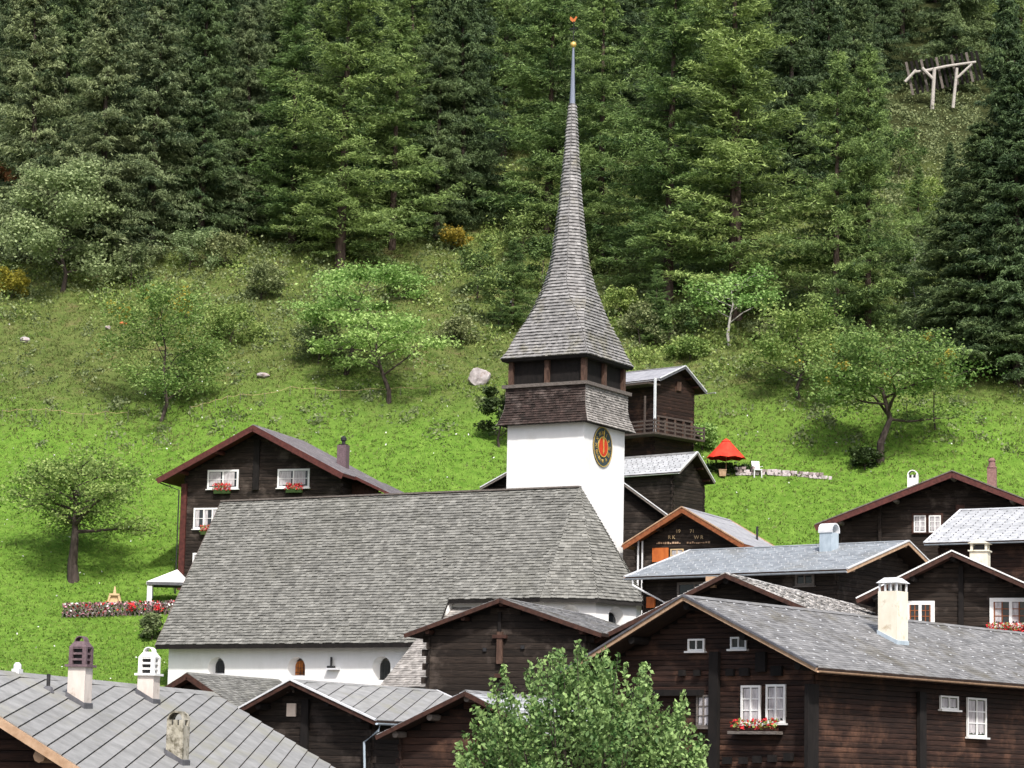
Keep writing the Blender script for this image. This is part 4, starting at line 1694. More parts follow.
# --- pale slate house at the right edge
H = House('pale_roofed_house', 'house with pale dotted slate roof at the right edge', 'house', (1092, 505), 160, 58, 5.6, 2.5, 5.6, 2.6, 8.3, fo=1, so=.8, group='timber houses of the village')
H.roof('slate_pale', barge='wood_brown', bh=.2, trim='white_metal', ridge='slate_pale')
H.walls('log_brown', .25, 5, 'RL', single=False)
snow_hooks(H, slope_poly(H, 'L'), .62, .42, 'lead', .05, stag=False, skip=.05)
H.gutter('L', 'zinc', .08)

# --- dark house with broad white window frames
H = House('white_trim_house', 'black timber house with white verge trim and broad white window frames', 'house', (952, 551), 138, -20, 4.95, 2.42, 4.95, 2.25, 8.5, fo=1.1, so=.8, tr=.18, group='timber houses of the village')
H.roof('slate', core='wood_brown', barge='wood_brown', bh=.24, trim='white_paint', purlin='wood_black', pr=.15)
H.walls('log_dark', .25, 4.5, 'R', single=False)
H.window('F', (906, 601, 935, 626), nx=2, ny=3, fw=.2, inner='wood_orange', curtain=False)
H.window('F', (990, 598, 1032, 627), nx=2, ny=3, fw=.2, inner='wood_orange', curtain='side')
H.board('F', (959, 566, 964, 632), 'wood_black', 'gable_post', .12)
H.flowers('F', (989, 624, 1034, 634), 'wood_brown', 'bright red geraniums under the white window at the right edge', boxh=.15)
o, k = H.lray(980, 560)
p = o + k * ((4.5 - o[1]) / k[1])
H.chimney((p[0], 4.5, H.top(p[0])), .95, .8, .62, 'chimney_cream', 'slab', collar=None, capmat='chimney_cream')

# --- stone-slab barn in the middle right
H = House('stone_roofed_barn', 'dark barn under a rough pale stone-slab roof', 'barn', (725, 573), 125, -23, 6.4, 3.05, 6.4, 2.65, 22, fo=.9, so=.8, group='timber houses of the village')
H.roof('stone_slab', core='wood_soffit', barge='wood_brown', bh=.2, purlin='wood_black', pr=.16, ridge='stone_slab')
H.walls('log_dark', .25, 5, 'R', single=False)
H.board('F', (708, 577, 717, 588), 'wood_tan', 'hatch', .3)

# --- log barn in the centre, in front of the church
H = House('log_barn', 'blackened log barn with central brown post in front of the church roof', 'barn', (500, 598), 128, -21, 4.85, 1.68, 5.1, 1.65, 13, fo=.7, so=.95, sol=1.0, tr=.14, group='timber houses of the village')
H.roof('slate', core='wood_soffit', barge='wood_brown', bh=.2, purlin='wood_brown', pr=.12, rows=(.3, (.3, .5), .03, .03, (.8, 1.4)))
H.walls('log_dark', .33, 6, 'R', single=True, ext=.34)
H.board('F', (498, 632, 503.5, 664), 'post_brown', 'gable_post', .16)
H.board('F', (499, 612, 502, 632), 'wood_black', 'gable_post', .12)
H.board('F', (494, 635, 508, 638.5), 'wood_brown', 'post_bracket', .2)
H.board('F', (496, 674, 507, 678), 'wood_brown', 'post_bracket', .2)
for px in ((483.5, 648, 487, 651.5), (521.5, 645.5, 525, 649)):
    H.board('F', px, 'black_iron', 'air_hole', .06)

# --- low barn at the bottom, behind the garden tree
H = House('low_barn', 'low brown log barn with pale roof behind the leafy garden tree', 'barn', (465, 691), 98, -28, 3.65, 1.62, 3.7, 1.65, 13, fo=.8, so=.6, tr=.13, group='timber houses of the village')
H.roof('slate_pale', core='wood_soffit', barge='wood_brown', bh=.16, purlin='wood_grey', pr=.12, rows=(.34, (.4, .7), .03, .02, (.8, 1.15)))
H.walls('log_brown', .26, 6, 'R', single=True, ext=.2)

# --- small barn with sheet roof, plaque on the gable
H = House('sheet_roofed_barn', 'black log barn with diagonal sheet roof and a small plaque on its gable', 'barn', (291, 680), 112, -30, 4.2, 1.95, 4.2, 1.62, 11.5, fo=.9, so=.75, tr=.13, group='timber houses of the village')
pa, pb = H.rslope(372, 686), H.rslope(352, 700)
H.roof('panel', core='wood_soffit', barge='wood_brown', bh=.18, purlin='wood_black', pr=.13, ridge='roof_panel', diag=tuple(pb - pa), step=.58, trim='white_metal')
H.walls('log_dark', .27, 5.5, 'R', single=True, ext=.2)
H.board('F', (288, 703.5, 297, 716.5), 'paper', 'plaque', .06)
H.board('F', (303, 700, 310, 755), 'wood_black', 'gable_post', .14)
H.gutter('R', 'steel_blue', .09)
e0 = (H.wr + .08, .25, H.zA - H.hr - .12)
MB().tube([e0, (e0[0] - .1, .25, e0[2] - .3), (H.xr - .1, .5, e0[2] - .75), (H.xr + .05, .7, H.zb)], .05).build('downpipe', 'steel_blue', H.root)
a, zz = H.pick('F', 292, 690)
mb = MB()
for k in range(12):
    t0, t1 = PI * (.35 + 1.3 * k / 12) - PI / 2, PI * (.35 + 1.3 * (k + 1) / 12) - PI / 2
    f_ = lambda t: (a + .16 * math.sin(t + PI / 2 - .0), H.yf - .12, zz + .24 * math.cos(t + PI / 2) * -1)
    mb.bar(f_(t0), f_(t1), .06, .06, up=(0, 1, 0))
mb.build('ornament', 'wood_grey', H.root)

# --- small shingled hut below the nave
H = House('shingled_hut', 'small hut with brown bargeboards and grey shingles below the nave', 'hut', (187, 673), 135, -28, 3.3, 1.75, 3.15, 1.75, 8.4, fo=.8, so=.6, tr=.14, group='timber houses of the village')
H.roof('shingle', core='wood_brown', barge='wood_brown', bh=.28, purlin='wood_black', pr=.12, ridge='shingle')
H.walls('log_dark', .25, 5, 'R', single=True)
H.window('F', (214, 699.5, 226, 712), nx=2, ny=2, fw=.07)
H.board('F', (227.5, 700, 231, 712), 'leaf_dark', 'shutter', .08)

# --- big sheet roof at the bottom left corner
H = House('sheet_roofed_house', 'large sheet roof with three chimneys in the bottom left corner', 'house', (-82, 664), 62, -15, 7, 3.9, 7, 3.87, 18.7, fo=1.2, so=.9, tr=.16, group='timber houses of the village')
pa, pb = H.rslope(175, 702), H.rslope(90, 766)
H.roof('panel', core='wood_soffit', barge='wood_tan', bh=.2, purlin='wood_tan', pr=.15, ridge='roof_panel', diag=tuple(pb - pa), step=.40)
H.walls('log_brown', .25, 5, 'R', single=True)
for (px, py, pt, w, body, cap, cm, lb) in ((79, 704, 636, .46, 'chimney_plaster', 'louvre', 'chimney_purple', 'pale chimney with dark louvred cap, left of three'),
                                           (148, 700, 647, .46, 'chimney_plaster', 'louvre', 'white_paint', 'pale chimney with white louvred cap, middle of three'),
                                           (177, 761, 711, .44, 'chimney_moss', 'arch', 'chimney_moss', 'mossy stained chimney, lowest of three')):
    p = H.rslope(px, py)
    o, k = H.lray(px, pt)
    zt_ = (o + k * ((p[1] - o[1]) / k[1]))[2]
    capz = (.06 + w * .95 + .14 + w * .3) if cap == 'louvre' else w * .8
    H.chimney(tuple(p), w, w, zt_ - p[2] - capz, body, cap, label=lb, capmat=cm)
p = H.rslope(48, 691)
MB().tube([(p[0], p[1], p[2] - .3), (p[0], p[1], p[2] + .42)], .05).build('vent_pipe', 'black_iron', H.root)
MB().lathe([(.16, -.05), (.12, .08), (.06, .12)], 10, tuple(p)).build('pipe_collar', 'lead', H.root)
mb = MB()
o, k = H.lray(17, 677)
p = o + k * ((-.3 * 0 - o[0]) / k[0])
mb.box(-.1, .1, p[1] - .12, p[1] + .12, H.zA, H.zA + .12)
mb.lathe([(.1, 0), (.1, .1), (.05, .16)], 10, (0, p[1], H.zA + .12))
mb.build('ridge_vent', 'white_metal', H.root)

# --- chalet at bottom right
H = House('foreground_chalet', 'large brown chalet with slate roof and cream chimney in the bottom right', 'house', (684, 596), 92, -40, 5.4, 2.62, 5.4, 2.48, 27, fo=1.0, so=.75, tr=.17, group='timber houses of the village')
H.roof('slate', core='wood_soffit', barge='wood_tan', bh=.13, trim='lead', purlin='wood_black', pr=.13, rows=(.2, (.2, .34), .014, .012, (.78, 1.25)))
H.walls('log_brown', .18, 8.5, 'R', single=True, ext=.11)
snow_hooks(H, slope_poly(H, 'R'), .8, .8, 'white_metal', .045, skip=.25)
H.gutter('R', 'wood_tan', .07)
H.window('F', (689.5, 639, 706, 651), nx=2, ny=1, curtain=False, fw=.06)
H.window('F', (732, 637, 748, 649), nx=2, ny=1, curtain=False, fw=.06)
H.window('F', (742.5, 685.5, 762, 724), nx=2, ny=3, fw=.075)
H.window('F', (767.5, 684.5, 787, 723), nx=2, ny=3, fw=.075)
H.window('F', (698, 695, 712, 727), nx=2, ny=3, fw=.06, frame='wood_grey')
H.window('R', (938, 696, 956, 709.5), nx=2, ny=1, fw=.06, curtain=True)
H.window('R', (965, 698, 984, 737), nx=2, ny=3, fw=.07, curtain=True)
H.board('F', (712, 652, 721, 775), 'wood_black', 'gable_post', .17)
H.board('F', (758, 652, 768, 672), 'wood_black', 'gable_post', .12)
H.board('R', (803, 684, 814, 790), 'wood_black', 'corner_post', .14)
H.board('R', (915.5, 692, 922, 790), 'wood_black', 'wall_post', .14)
H.board('F', (630, 690, 705, 696), 'wood_black', 'porch_beam', .22)
for px in ((728, 669, 736, 676), (741.5, 668, 751, 676), (773, 666, 784, 676), (696, 670, 702, 676), (681, 670, 687, 676), (725, 757, 733, 764), (741, 757, 749, 764), (755, 756, 763, 763), (770, 755, 778, 762), (786, 753, 795, 761)):
    H.board('F', px, 'wood_black', 'joist_end', .11)
H.board('F', (735, 731.5, 784, 734.5), 'wood_grey', 'flower_shelf', .4)
H.flowers('F', (738, 720.5, 781, 731), 'wood_brown', 'red and pink geraniums on the shelf under the twin white windows', boxh=.1)
o, k = H.lray(897, 633)
p = H.rslope(893, 640)
H.chimney((p[0], p[1], p[2]), .8, .75, 1.75, 'chimney_cream', 'legs', label='tall cream plastered chimney with metal cover on legs', capmat='white_metal', collar='steel_blue')

# ------------------------------------------------------------------ trees
def conifer_mesh(seed, Ht, R, style):
    """trunk plus boughs with side twigs that carry fine needle sprays"""
    r = np.random.default_rng(seed)
    larch = style == 'larch'
    ph = r.uniform(0, 6.28, 4)
    tk = MB()
    bend = r.normal(0, .35, 2)
    axis = lambda z: np.array([bend[0] * (z / Ht) ** 2, bend[1] * (z / Ht) ** 2, z])
    zz = np.linspace(-1.2, Ht, 12)
    tk.tube([axis(z) for z in zz], [max(.02, .012 * Ht * (1 - max(z, 0) / Ht) ** .85 + .02) for z in zz], 8)
    C, D, Tn = [], [], []
    z = Ht * (.05 if larch else .03)
    while z < Ht * .985:
        t = z / Ht
        prof = (1 - t) ** (.72 if larch else .8) * min(1, .72 + 1.8 * t)
        az = r.uniform(0, 2 * PI)
        lob = 1 + (.22 if larch else .12) * math.sin(az * 2 + ph[0] + z * .3) + (.22 if larch else .1) * math.sin(az * 3 + ph[1] - z * .7) + (.16 if larch else .08) * math.sin(z * 1.1 + ph[2])
        L = R * prof * lob * r.uniform(.5, 1.18) + .3
        if larch:
            droop = r.uniform(-.25, .5) * (1 - .7 * t) - .3 * t
        else:
            droop = r.uniform(.15, .55) * (1 - .75 * t) - .35 * t
        out = np.array([math.cos(az), math.sin(az), 0])
        side = np.array([-out[1], out[0], 0])
        n_ = max(4, int(L * 3.4))
        s_ = (np.arange(n_) + r.uniform(.1, .9, n_)) / n_ * .9 + .1
        base = axis(z)
        wob = r.normal(0, .06 * L) * np.sin(s_ * 3)
        bz = -droop * L * s_ + (.5 if larch else .3) * L * abs(droop) * s_ ** 3
        bp = base + out * (s_ * L)[:, None] + side * wob[:, None] + np.array([0, 0, 1.0]) * bz[:, None]
        if larch and L > 2.2 and r.random() < .35:
            tk.tube([base, bp[n_ // 2], bp[-1]], [.05, .03, .01], 4)
        bt0 = r.uniform(.0, .85)
        for sg in (-1, 1):
            tl = L * (.34 if larch else .3) * (1.05 - s_ * .72) * r.uniform(.5, 1.3, n_) + .22
            m = 13
            q = (np.arange(m) + .5) / m
            fan = r.normal(0, .3, (n_, 1))
            dirs = (side * sg * .8 + out * .55)[None, :] + out[None, :] * fan
            tp = bp[:, None, :] + dirs[:, None, :] * (tl[:, None] * q)[..., None]
            tp[..., 2] -= (.38 if larch else .6) * tl[:, None] * q ** 1.5 * r.uniform(.3, 1.5, (n_, 1))
            tp = tp.reshape(-1, 3) + r.normal(0, .085, (n_ * m, 3))
            dd = (side * sg * .5 + out * .5 + np.array([0, 0, -.1 if larch else -.55]))[None] + r.normal(0, .6, (n_ * m, 3))
            C.append(tp)
            D.append(dd)
            Tn.append(np.clip(bt0 + r.normal(0, .2, n_ * m) + np.tile(q, n_) * .2, 0, 1))
        C.append(bp + r.normal(0, .06, (n_, 3)))
        D.append(out[None] + r.normal(0, .5, (n_, 3)))
        Tn.append(np.clip(bt0 + r.normal(0, .2, n_), 0, 1))
        z += (.14 if larch else .1) * (1 - .4 * t) * r.uniform(.5, 1.5)
    C = np.concatenate(C)
    D = np.concatenate(D)
    T = np.concatenate(Tn)
    D /= np.linalg.norm(D, axis=1)[:, None]
    n = len(C)
    Lr = r.uniform(.18, .46, (n, 1))
    wv = np.cross(D, r.normal(size=(n, 3)))
    wv /= np.linalg.norm(wv, axis=1)[:, None] + 1e-9
    wd_ = r.uniform(.026, .055, (n, 1)) * (1.0 if larch else 1.15)
    V = np.stack([C - D * Lr * .4 + wv * wd_, C + D * Lr * .6, C - D * Lr * .4 - wv * wd_], 1).reshape(-1, 3)
    F = np.arange(3 * n).reshape(n, 3)
    return tk, V, F, T


CON = {}
_specs = [('larch', 11, 27, 5.0), ('larch', 12, 30, 5.6), ('larch', 13, 24, 5.2), ('larch', 14, 28, 4.4),
          ('spruce', 21, 28, 4.6), ('spruce', 22, 31, 4.8), ('spruce', 23, 25, 4.2)]
for st, sd_, Ht, R in _specs:
    tk, V, F, T = conifer_mesh(sd_, Ht, R, st)
    print('conifer', st, len(F))
    for cm in (('needle_larch',) if st == 'larch' else ('needle_spruce', 'needle_grey', 'needle_shaded')):
        CON.setdefault((st, cm), []).append((Ht, tk.mesh('trunk', 'bark_red' if st == 'larch' else 'bark'), mesh_np('crown', V, F, cm, T)))


def conifer(kind, var, x, y, height, label, group=None, cm=None, wide=1.0):
    key = ('larch', 'needle_larch') if kind == 'larch' else ('spruce', cm or 'needle_spruce')
    Ht, tm, cmesh = CON[key][var % len(CON[key])]
    s = height / Ht
    nm = 'larch_tree' if kind == 'larch' else 'spruce_tree'
    o = empty(nm, (x, y, float(ground_z(x, y)) - .1), random.uniform(0, 2 * PI), label, 'tree', group)
    o.scale = (s * wide, s * wide, s)
    link(bpy.data.objects.new('trunk', tm), o)
    link(bpy.data.objects.new('crown', cmesh), o)
    return o


FOREST = 'conifers of the mountain wood'
# front row, measured in the photograph: (kind, variant, base px, top py, label, extra)
FR = [
    ('larch', 1, (340, 268), -75, 'broad bright green larch with red-brown trunk left of the church spire', {'wide': 1.25}),
    ('larch', 3, (292, 246), -10, 'feathery larch at the left flank of the broad bright larch', {'wide': 1.3}),
    ('larch', 0, (392, 250), 10, 'larch with drooping boughs between the broad larch and the dark gap', {'wide': 1.25}),
    ('larch', 2, (548, 235), -30, 'bright larch standing directly behind the church spire', {'wide': 1.3}),
    ('larch', 0, (600, 262), -20, 'larch just to the right of the spire tip', {'wide': 1.2}),
    ('larch', 1, (668, 300), -40, 'large shaggy larch right of the spire, leftmost of the big pair', {'wide': 1.3}),
    ('larch', 3, (735, 318), -60, 'large shaggy larch right of the spire, rightmost of the big pair', {'wide': 1.5}),
    ('larch', 2, (836, 335), 46, 'pointed light green larch left of the log barrier, left tip of two', {'wide': 1.0}),
    ('larch', 0, (868, 338), 43, 'pointed light green larch left of the log barrier, right tip of two', {'wide': .95}),
    ('spruce', 1, (1016, 378), -5, 'dark spruce at the right edge, tallest near the meadow', {'wide': 1.08}),
    ('spruce', 0, (1018, 385), 60, 'dark spruce cut by the right edge of the picture', {'wide': 1.3}),
    ('spruce', 0, (982, 374), 118, 'broad dark spruce between the small one and the tall right-edge spruce', {'wide': 1.7}),
    ('spruce', 2, (948, 366), 165, 'smaller dark spruce left of the tall right-edge spruce', {'wide': 1.6}),
    ('spruce', 0, (100, 262), -40, 'grey-green spruce behind the silvery broadleaf tree', {'cm': 'needle_grey', 'wide': 1.15}),
    ('spruce', 1, (200, 245), -60, 'dark spruce midway between the silvery tree and the broad larch', {'wide': 1.1}),
    ('spruce', 2, (30, 262), -30, 'grey-green spruce near the left edge', {'cm': 'needle_grey', 'wide': 1.15}),
    ('spruce', 1, (245, 235), -30, 'dark spruce close to the broad larch', {'cm': 'needle_grey'}),
    ('spruce', 0, (150, 255), -50, 'dark spruce with grey boughs above the silvery tree', {'cm': 'needle_grey', 'wide': 1.1}),
    ('spruce', 2, (462, 225), -40, 'very dark spruce in the gap left of the spire', {}),
    ('spruce', 0, (436, 240), -20, 'dark spruce beside the gap, left of the spire', {}),
]
for kind, var, (bx_, by_), ty, lb, kw in FR:
    g = ground(bx_, by_)
    k = ray(bx_, ty)
    conifer(kind, var, g[0], g[1], k[2] * g[1] - float(ground_z(g[0], g[1])), lb, FOREST, **kw)
for kind, var, (bx_, by_), ty, lb, kw in [
        ('larch', 0, (918, 250), 165, 'young larch on the bank below the log barrier, upper of two', {'wide': 1.2}),
        ('larch', 3, (905, 300), 205, 'young larch on the bank below the log barrier, lower of two', {'wide': 1.2}),
        ('spruce', 2, (950, 215), 142, 'young spruce just below the right leg of the log barrier', {'wide': 1.2, 'cm': 'needle_spruce'}),
        ('larch', 2, (512, 330), 235, 'young larch left of the spire foot', {'wide': 1.3}), ('larch', 1, (655, 345), 262, 'young larch right of the spire foot', {'wide': 1.3})]:
    g = ground(bx_, by_)
    k = ray(bx_, ty)
    conifer(kind, var, g[0], g[1], k[2] * g[1] - float(ground_z(g[0], g[1])), lb, FOREST, **kw)
# crowded rows behind: each label says the row and the front tree it stands behind
ANCH = [(-900, 62, 'the left edge'), (62, 122, 'the silvery tree'), (122, 175, 'the grey-boughed spruce'), (175, 222, 'the midway dark spruce'),
        (222, 272, 'the spruce by the larch'), (272, 318, 'the feathery larch'), (318, 366, 'the broad larch'), (366, 414, 'the drooping larch'),
        (414, 449, 'the gap spruce'), (449, 490, 'the very dark gap'), (490, 575, 'the church spire'), (575, 635, 'the right of the spire'),
        (635, 702, 'the left shaggy larch'), (702, 770, 'the right shaggy larch'), (770, 825, 'the gap by twin tips'), (825, 885, 'the twin-tipped larch'),
        (885, 960, 'the log barrier'), (960, 1002, 'the tall right spruce'), (1002, 2000, 'the right edge')]
ORD = ['nearest', 'second', 'third', 'fourth', 'fifth', 'sixth', 'seventh']
cells = {}
for row, (Y, stp) in enumerate(((278, 5.6), (290, 6.0), (304, 6.4), (320, 7.0), (338, 7.6), (358, 8.2))):
    hw_ = Y * .2 + 3
    x = -hw_ + (row % 2) * 2.5
    while x < hw_:
        xx, yy = x + random.uniform(-1.5, 1.5), Y + random.uniform(-4, 4)
        x += stp * random.uniform(.85, 1.2)
        pxx = 512 + FPX * xx / yy
        if row < 3 and 885 < pxx < 1040:      # clearing of the log barrier
            continue
        if row == 0 and (470 < pxx < 660):
            continue
        lar = (pxx > 470 and random.random() < .34) or (280 < pxx < 420 and random.random() < .3)
        if 770 < pxx < 980:
            lar = False
        wh = next(i for i, q in enumerate(ANCH) if q[0] <= pxx < q[1])
        o = conifer('larch' if lar else 'spruce', random.randrange(4), xx, yy, random.uniform(22, 31), None, 'conifers deep inside the wood',
                    cm='needle_grey' if (pxx < 280 and random.random() < .3) else 'needle_shaded' if random.random() < .75 else 'needle_spruce', wide=random.uniform(1.05, 1.3))
        cells.setdefault((row, wh, lar), []).append((pxx, o))
for (row, wh, lar), lst in cells.items():
    lst.sort(key=lambda q: q[0])
    kd = 'larch' if lar else 'dark spruce'
    for i, (_, o) in enumerate(lst):
        side = '' if len(lst) == 1 else ', left one' if i == 0 else ', right one' if i == len(lst) - 1 else ', middle one'
        o['label'] = '%s in the %s row behind %s%s' % (kd, ORD[row], ANCH[wh][2], side)


# ---- broadleaf trees: limbs grown from the trunk, leaf pads along the twigs
def broadleaf(name, label, base, Ht, spread, seed, leaf='leaf_apple', bark='bark', trunk_h=.28, rad=.16, pads=60, per=150, lsize=.2, flat=.75, lean=(0, 0), layered=.6, group=None, forks=5, accent=None, sparse=1.0):
    r = np.random.default_rng(seed)
    t = empty(name, base, 0, label, 'tree', group)
    tk = MB()
    th = Ht * trunk_h
    p0 = np.array([0, 0, -.5])
    lead = [p0]
    for k, f in enumerate((.12, .3, .5, .68, .84)):
        lead.append(np.array([lean[0] * Ht * f + r.normal(0, .028 * Ht), lean[1] * Ht * f + r.normal(0, .028 * Ht), Ht * f]))
    tk.tube(lead, [rad * 1.3, rad, rad * .75, rad * .5, rad * .3, rad * .1], 8)
    lz = [q_[2] for q_ in lead]

    def on_lead(z_):
        i_ = int(np.clip(np.searchsorted(lz, z_) - 1, 0, len(lead) - 2))
        f_ = (z_ - lz[i_]) / (lz[i_ + 1] - lz[i_])
        return lead[i_] + (lead[i_ + 1] - lead[i_]) * f_
    P, Tn = [], []
    nl = forks * 2
    for k in range(nl):
        az = 2.4 * k + r.uniform(-.6, .6)
        f = (k + r.uniform(0, .9)) / nl
        z_ = th + (Ht * .82 - th) * f
        org = on_lead(z_)
        reach = spread * .5 * math.sqrt(max(.06, 1 - (max(0, f - .15) / .95) ** 2)) * r.uniform(.6, 1.08)
        rise = (Ht - z_) * r.uniform(.05, .5) - (.08 * Ht * r.random() if f < .3 else 0)
        out = np.array([math.cos(az), math.sin(az), 0])
        sd2 = np.array([-out[1], out[0], 0])
        limb = [org]
        for g_ in (.35, .7, 1.0):
            limb.append(org + out * reach * g_ + np.array([0, 0, rise * g_ ** .7]) + r.normal(0, .05 * reach, 3))
        tk.tube(limb, [rad * .42 * (1.15 - f), rad * .3 * (1.15 - f), rad * .18, rad * .05], 6)
        for j in range(max(3, int(pads / nl * 1.3))):
            u = r.uniform(.25, 1.0)
            seg = min(2, int(u * 3))
            b0 = limb[seg] + (limb[seg + 1] - limb[seg]) * (u * 3 - seg)
            d = out * r.uniform(.1, 1) + sd2 * r.normal(0, .8) + np.array([0, 0, r.normal(.2, .3)])
            d /= np.linalg.norm(d)
            e = b0 + d * reach * r.uniform(.18, .5) * (1.25 - u * .6)
            rr = math.hypot(e[0] - org[0], e[1] - org[1])
            e[2] = max(e[2], th * .6)
            tk.tube([b0, (b0 + e) / 2 + np.array([0, 0, .05]), e], [rad * .13, rad * .08, rad * .03], 4)
            n = int(per * r.uniform(.3, 1.5) * sparse)
            pr = spread * .055 * r.uniform(.6, 1.6)
            q = r.normal(0, 1, (n, 3)) * np.array([pr, pr, pr * (1 - flat) + .04])
            along = r.uniform(.2, 1.12, (n, 1))
            P.append(b0 + (e - b0) * along + q)
            Tn.append(np.clip(r.uniform(.1, .75) + r.normal(0, .2, n), 0, 1))
    P = np.concatenate(P)
    T = np.concatenate(Tn)
    tk.build('trunk', bark, t)
    n = len(P)
    a = r.normal(size=(n, 3))
    a[:, 2] *= .5
    a /= np.linalg.norm(a, axis=1)[:, None]
    b = r.normal(size=(n, 3))
    b -= a * (a * b).sum(1)[:, None]
    b /= np.linalg.norm(b, axis=1)[:, None]
    sz = lsize * r.uniform(.45, 1.1, (n, 1))
    V = np.stack([P - a * sz * .75, P + b * sz * .45, P + a * sz * .75, P - b * sz * .45], 1).reshape(-1, 3)
    F = np.arange(4 * n).reshape(n, 4)
    if accent:
        sel = np.zeros(n, bool)
        for k in range(accent[1]):
            c = P[r.integers(n)]
            sel |= np.linalg.norm(P - c, axis=1) < accent[2]
        o2 = link(bpy.data.objects.new('turning_leaves', mesh_np('turning_leaves', V, F[sel], accent[0], T[sel])), t)
        F, T = F[~sel], T[~sel]
    link(bpy.data.objects.new('crown', mesh_np('crown', V, F, leaf, T)), t)
    return t


def bl(name, label, px, top, wpx, seed, **kw):
    g = ground(*px)
    sc_ = g[1] / FPX
    g[2] = float(ground_z(g[0], g[1]))
    return broadleaf(name, label, g, (px[1] - top) * sc_, wpx * sc_, seed, **kw)


FT = 'broadleaf trees on the meadow'
bl('apple_tree', 'olive-leaved fruit tree with twisted dark trunk standing alone at left', (74, 582), 448, 150, 31, leaf='leaf_apple', trunk_h=.34, rad=.38, pads=120, per=110, lsize=.2, flat=.6, forks=9, lean=(-.07, 0), group=FT)
bl('fruit_tree', 'fresh green layered tree with thin black trunk above the nave roof', (389, 403), 300, 130, 32, leaf='leaf_fresh', trunk_h=.25, rad=.2, pads=46, per=150, lsize=.24, flat=.85, lean=(-.25, 0), forks=6, group=FT)
bl('fruit_tree', 'fresh green layered tree rising behind the one with the thin black trunk', (345, 375), 248, 150, 33, leaf='leaf_fresh', trunk_h=.3, rad=.2, pads=50, per=150, lsize=.24, flat=.85, forks=6, lean=(.2, 0), group=FT)
bl('apple_tree', 'spreading green tree with yellowing tips above the red parasol, at right', (880, 462), 318, 170, 34, leaf='leaf_apple', trunk_h=.28, rad=.3, pads=110, per=150, lsize=.22, flat=.65, forks=9, group=FT, accent=('leaf_yellow', 16, .55))
bl('young_tree', 'dense grey-green small tree left of the spreading yellowing tree', (800, 400), 300, 110, 35, leaf='leaf_apple', trunk_h=.15, rad=.16, pads=60, per=150, lsize=.24, flat=.4, forks=7, group=FT)
bl('young_tree', 'bright small tree with pale stem under the shaggy larches', (730, 345), 262, 95, 36, leaf='leaf_fresh', bark='bark_pale', trunk_h=.25, rad=.14, pads=44, per=110, lsize=.24, flat=.5, forks=6, group=FT)
bl('whitebeam_tree', 'silvery green broadleaf tree at the wood edge on the left', (62, 292), 146, 132, 37, leaf='leaf_silver', trunk_h=.1, rad=.2, pads=100, per=170, lsize=.26, flat=.6, forks=7, group=FT)
bl('old_fruit_tree', 'thin half-bare yellowing tree above the tall dark house', (160, 422), 270, 125, 38, leaf='leaf_apple', bark='bark', trunk_h=.12, rad=.15, pads=130, per=85, lsize=.22, flat=.35, forks=9, group=FT, accent=('leaf_yellow', 12, .8))
bl('young_tree', 'slim pale-stemmed tree left of the right-edge spruces', (915, 335), 225, 70, 39, leaf='leaf_silver', bark='bark_pale', trunk_h=.3, rad=.1, pads=40, per=90, lsize=.26, flat=.5, forks=5, group=FT)
bl('young_tree', 'slight young tree beside the spreading yellowing tree', (936, 430), 345, 50, 40, leaf='leaf_apple', trunk_h=.4, rad=.07, pads=22, per=60, lsize=.22, flat=.5, forks=4, group=FT)
bl('young_tree', 'small bushy tree left of the belfry', (500, 448), 378, 42, 41, leaf='leaf_dark', trunk_h=.1, rad=.1, pads=36, per=120, lsize=.22, flat=.3, forks=5, group=FT)
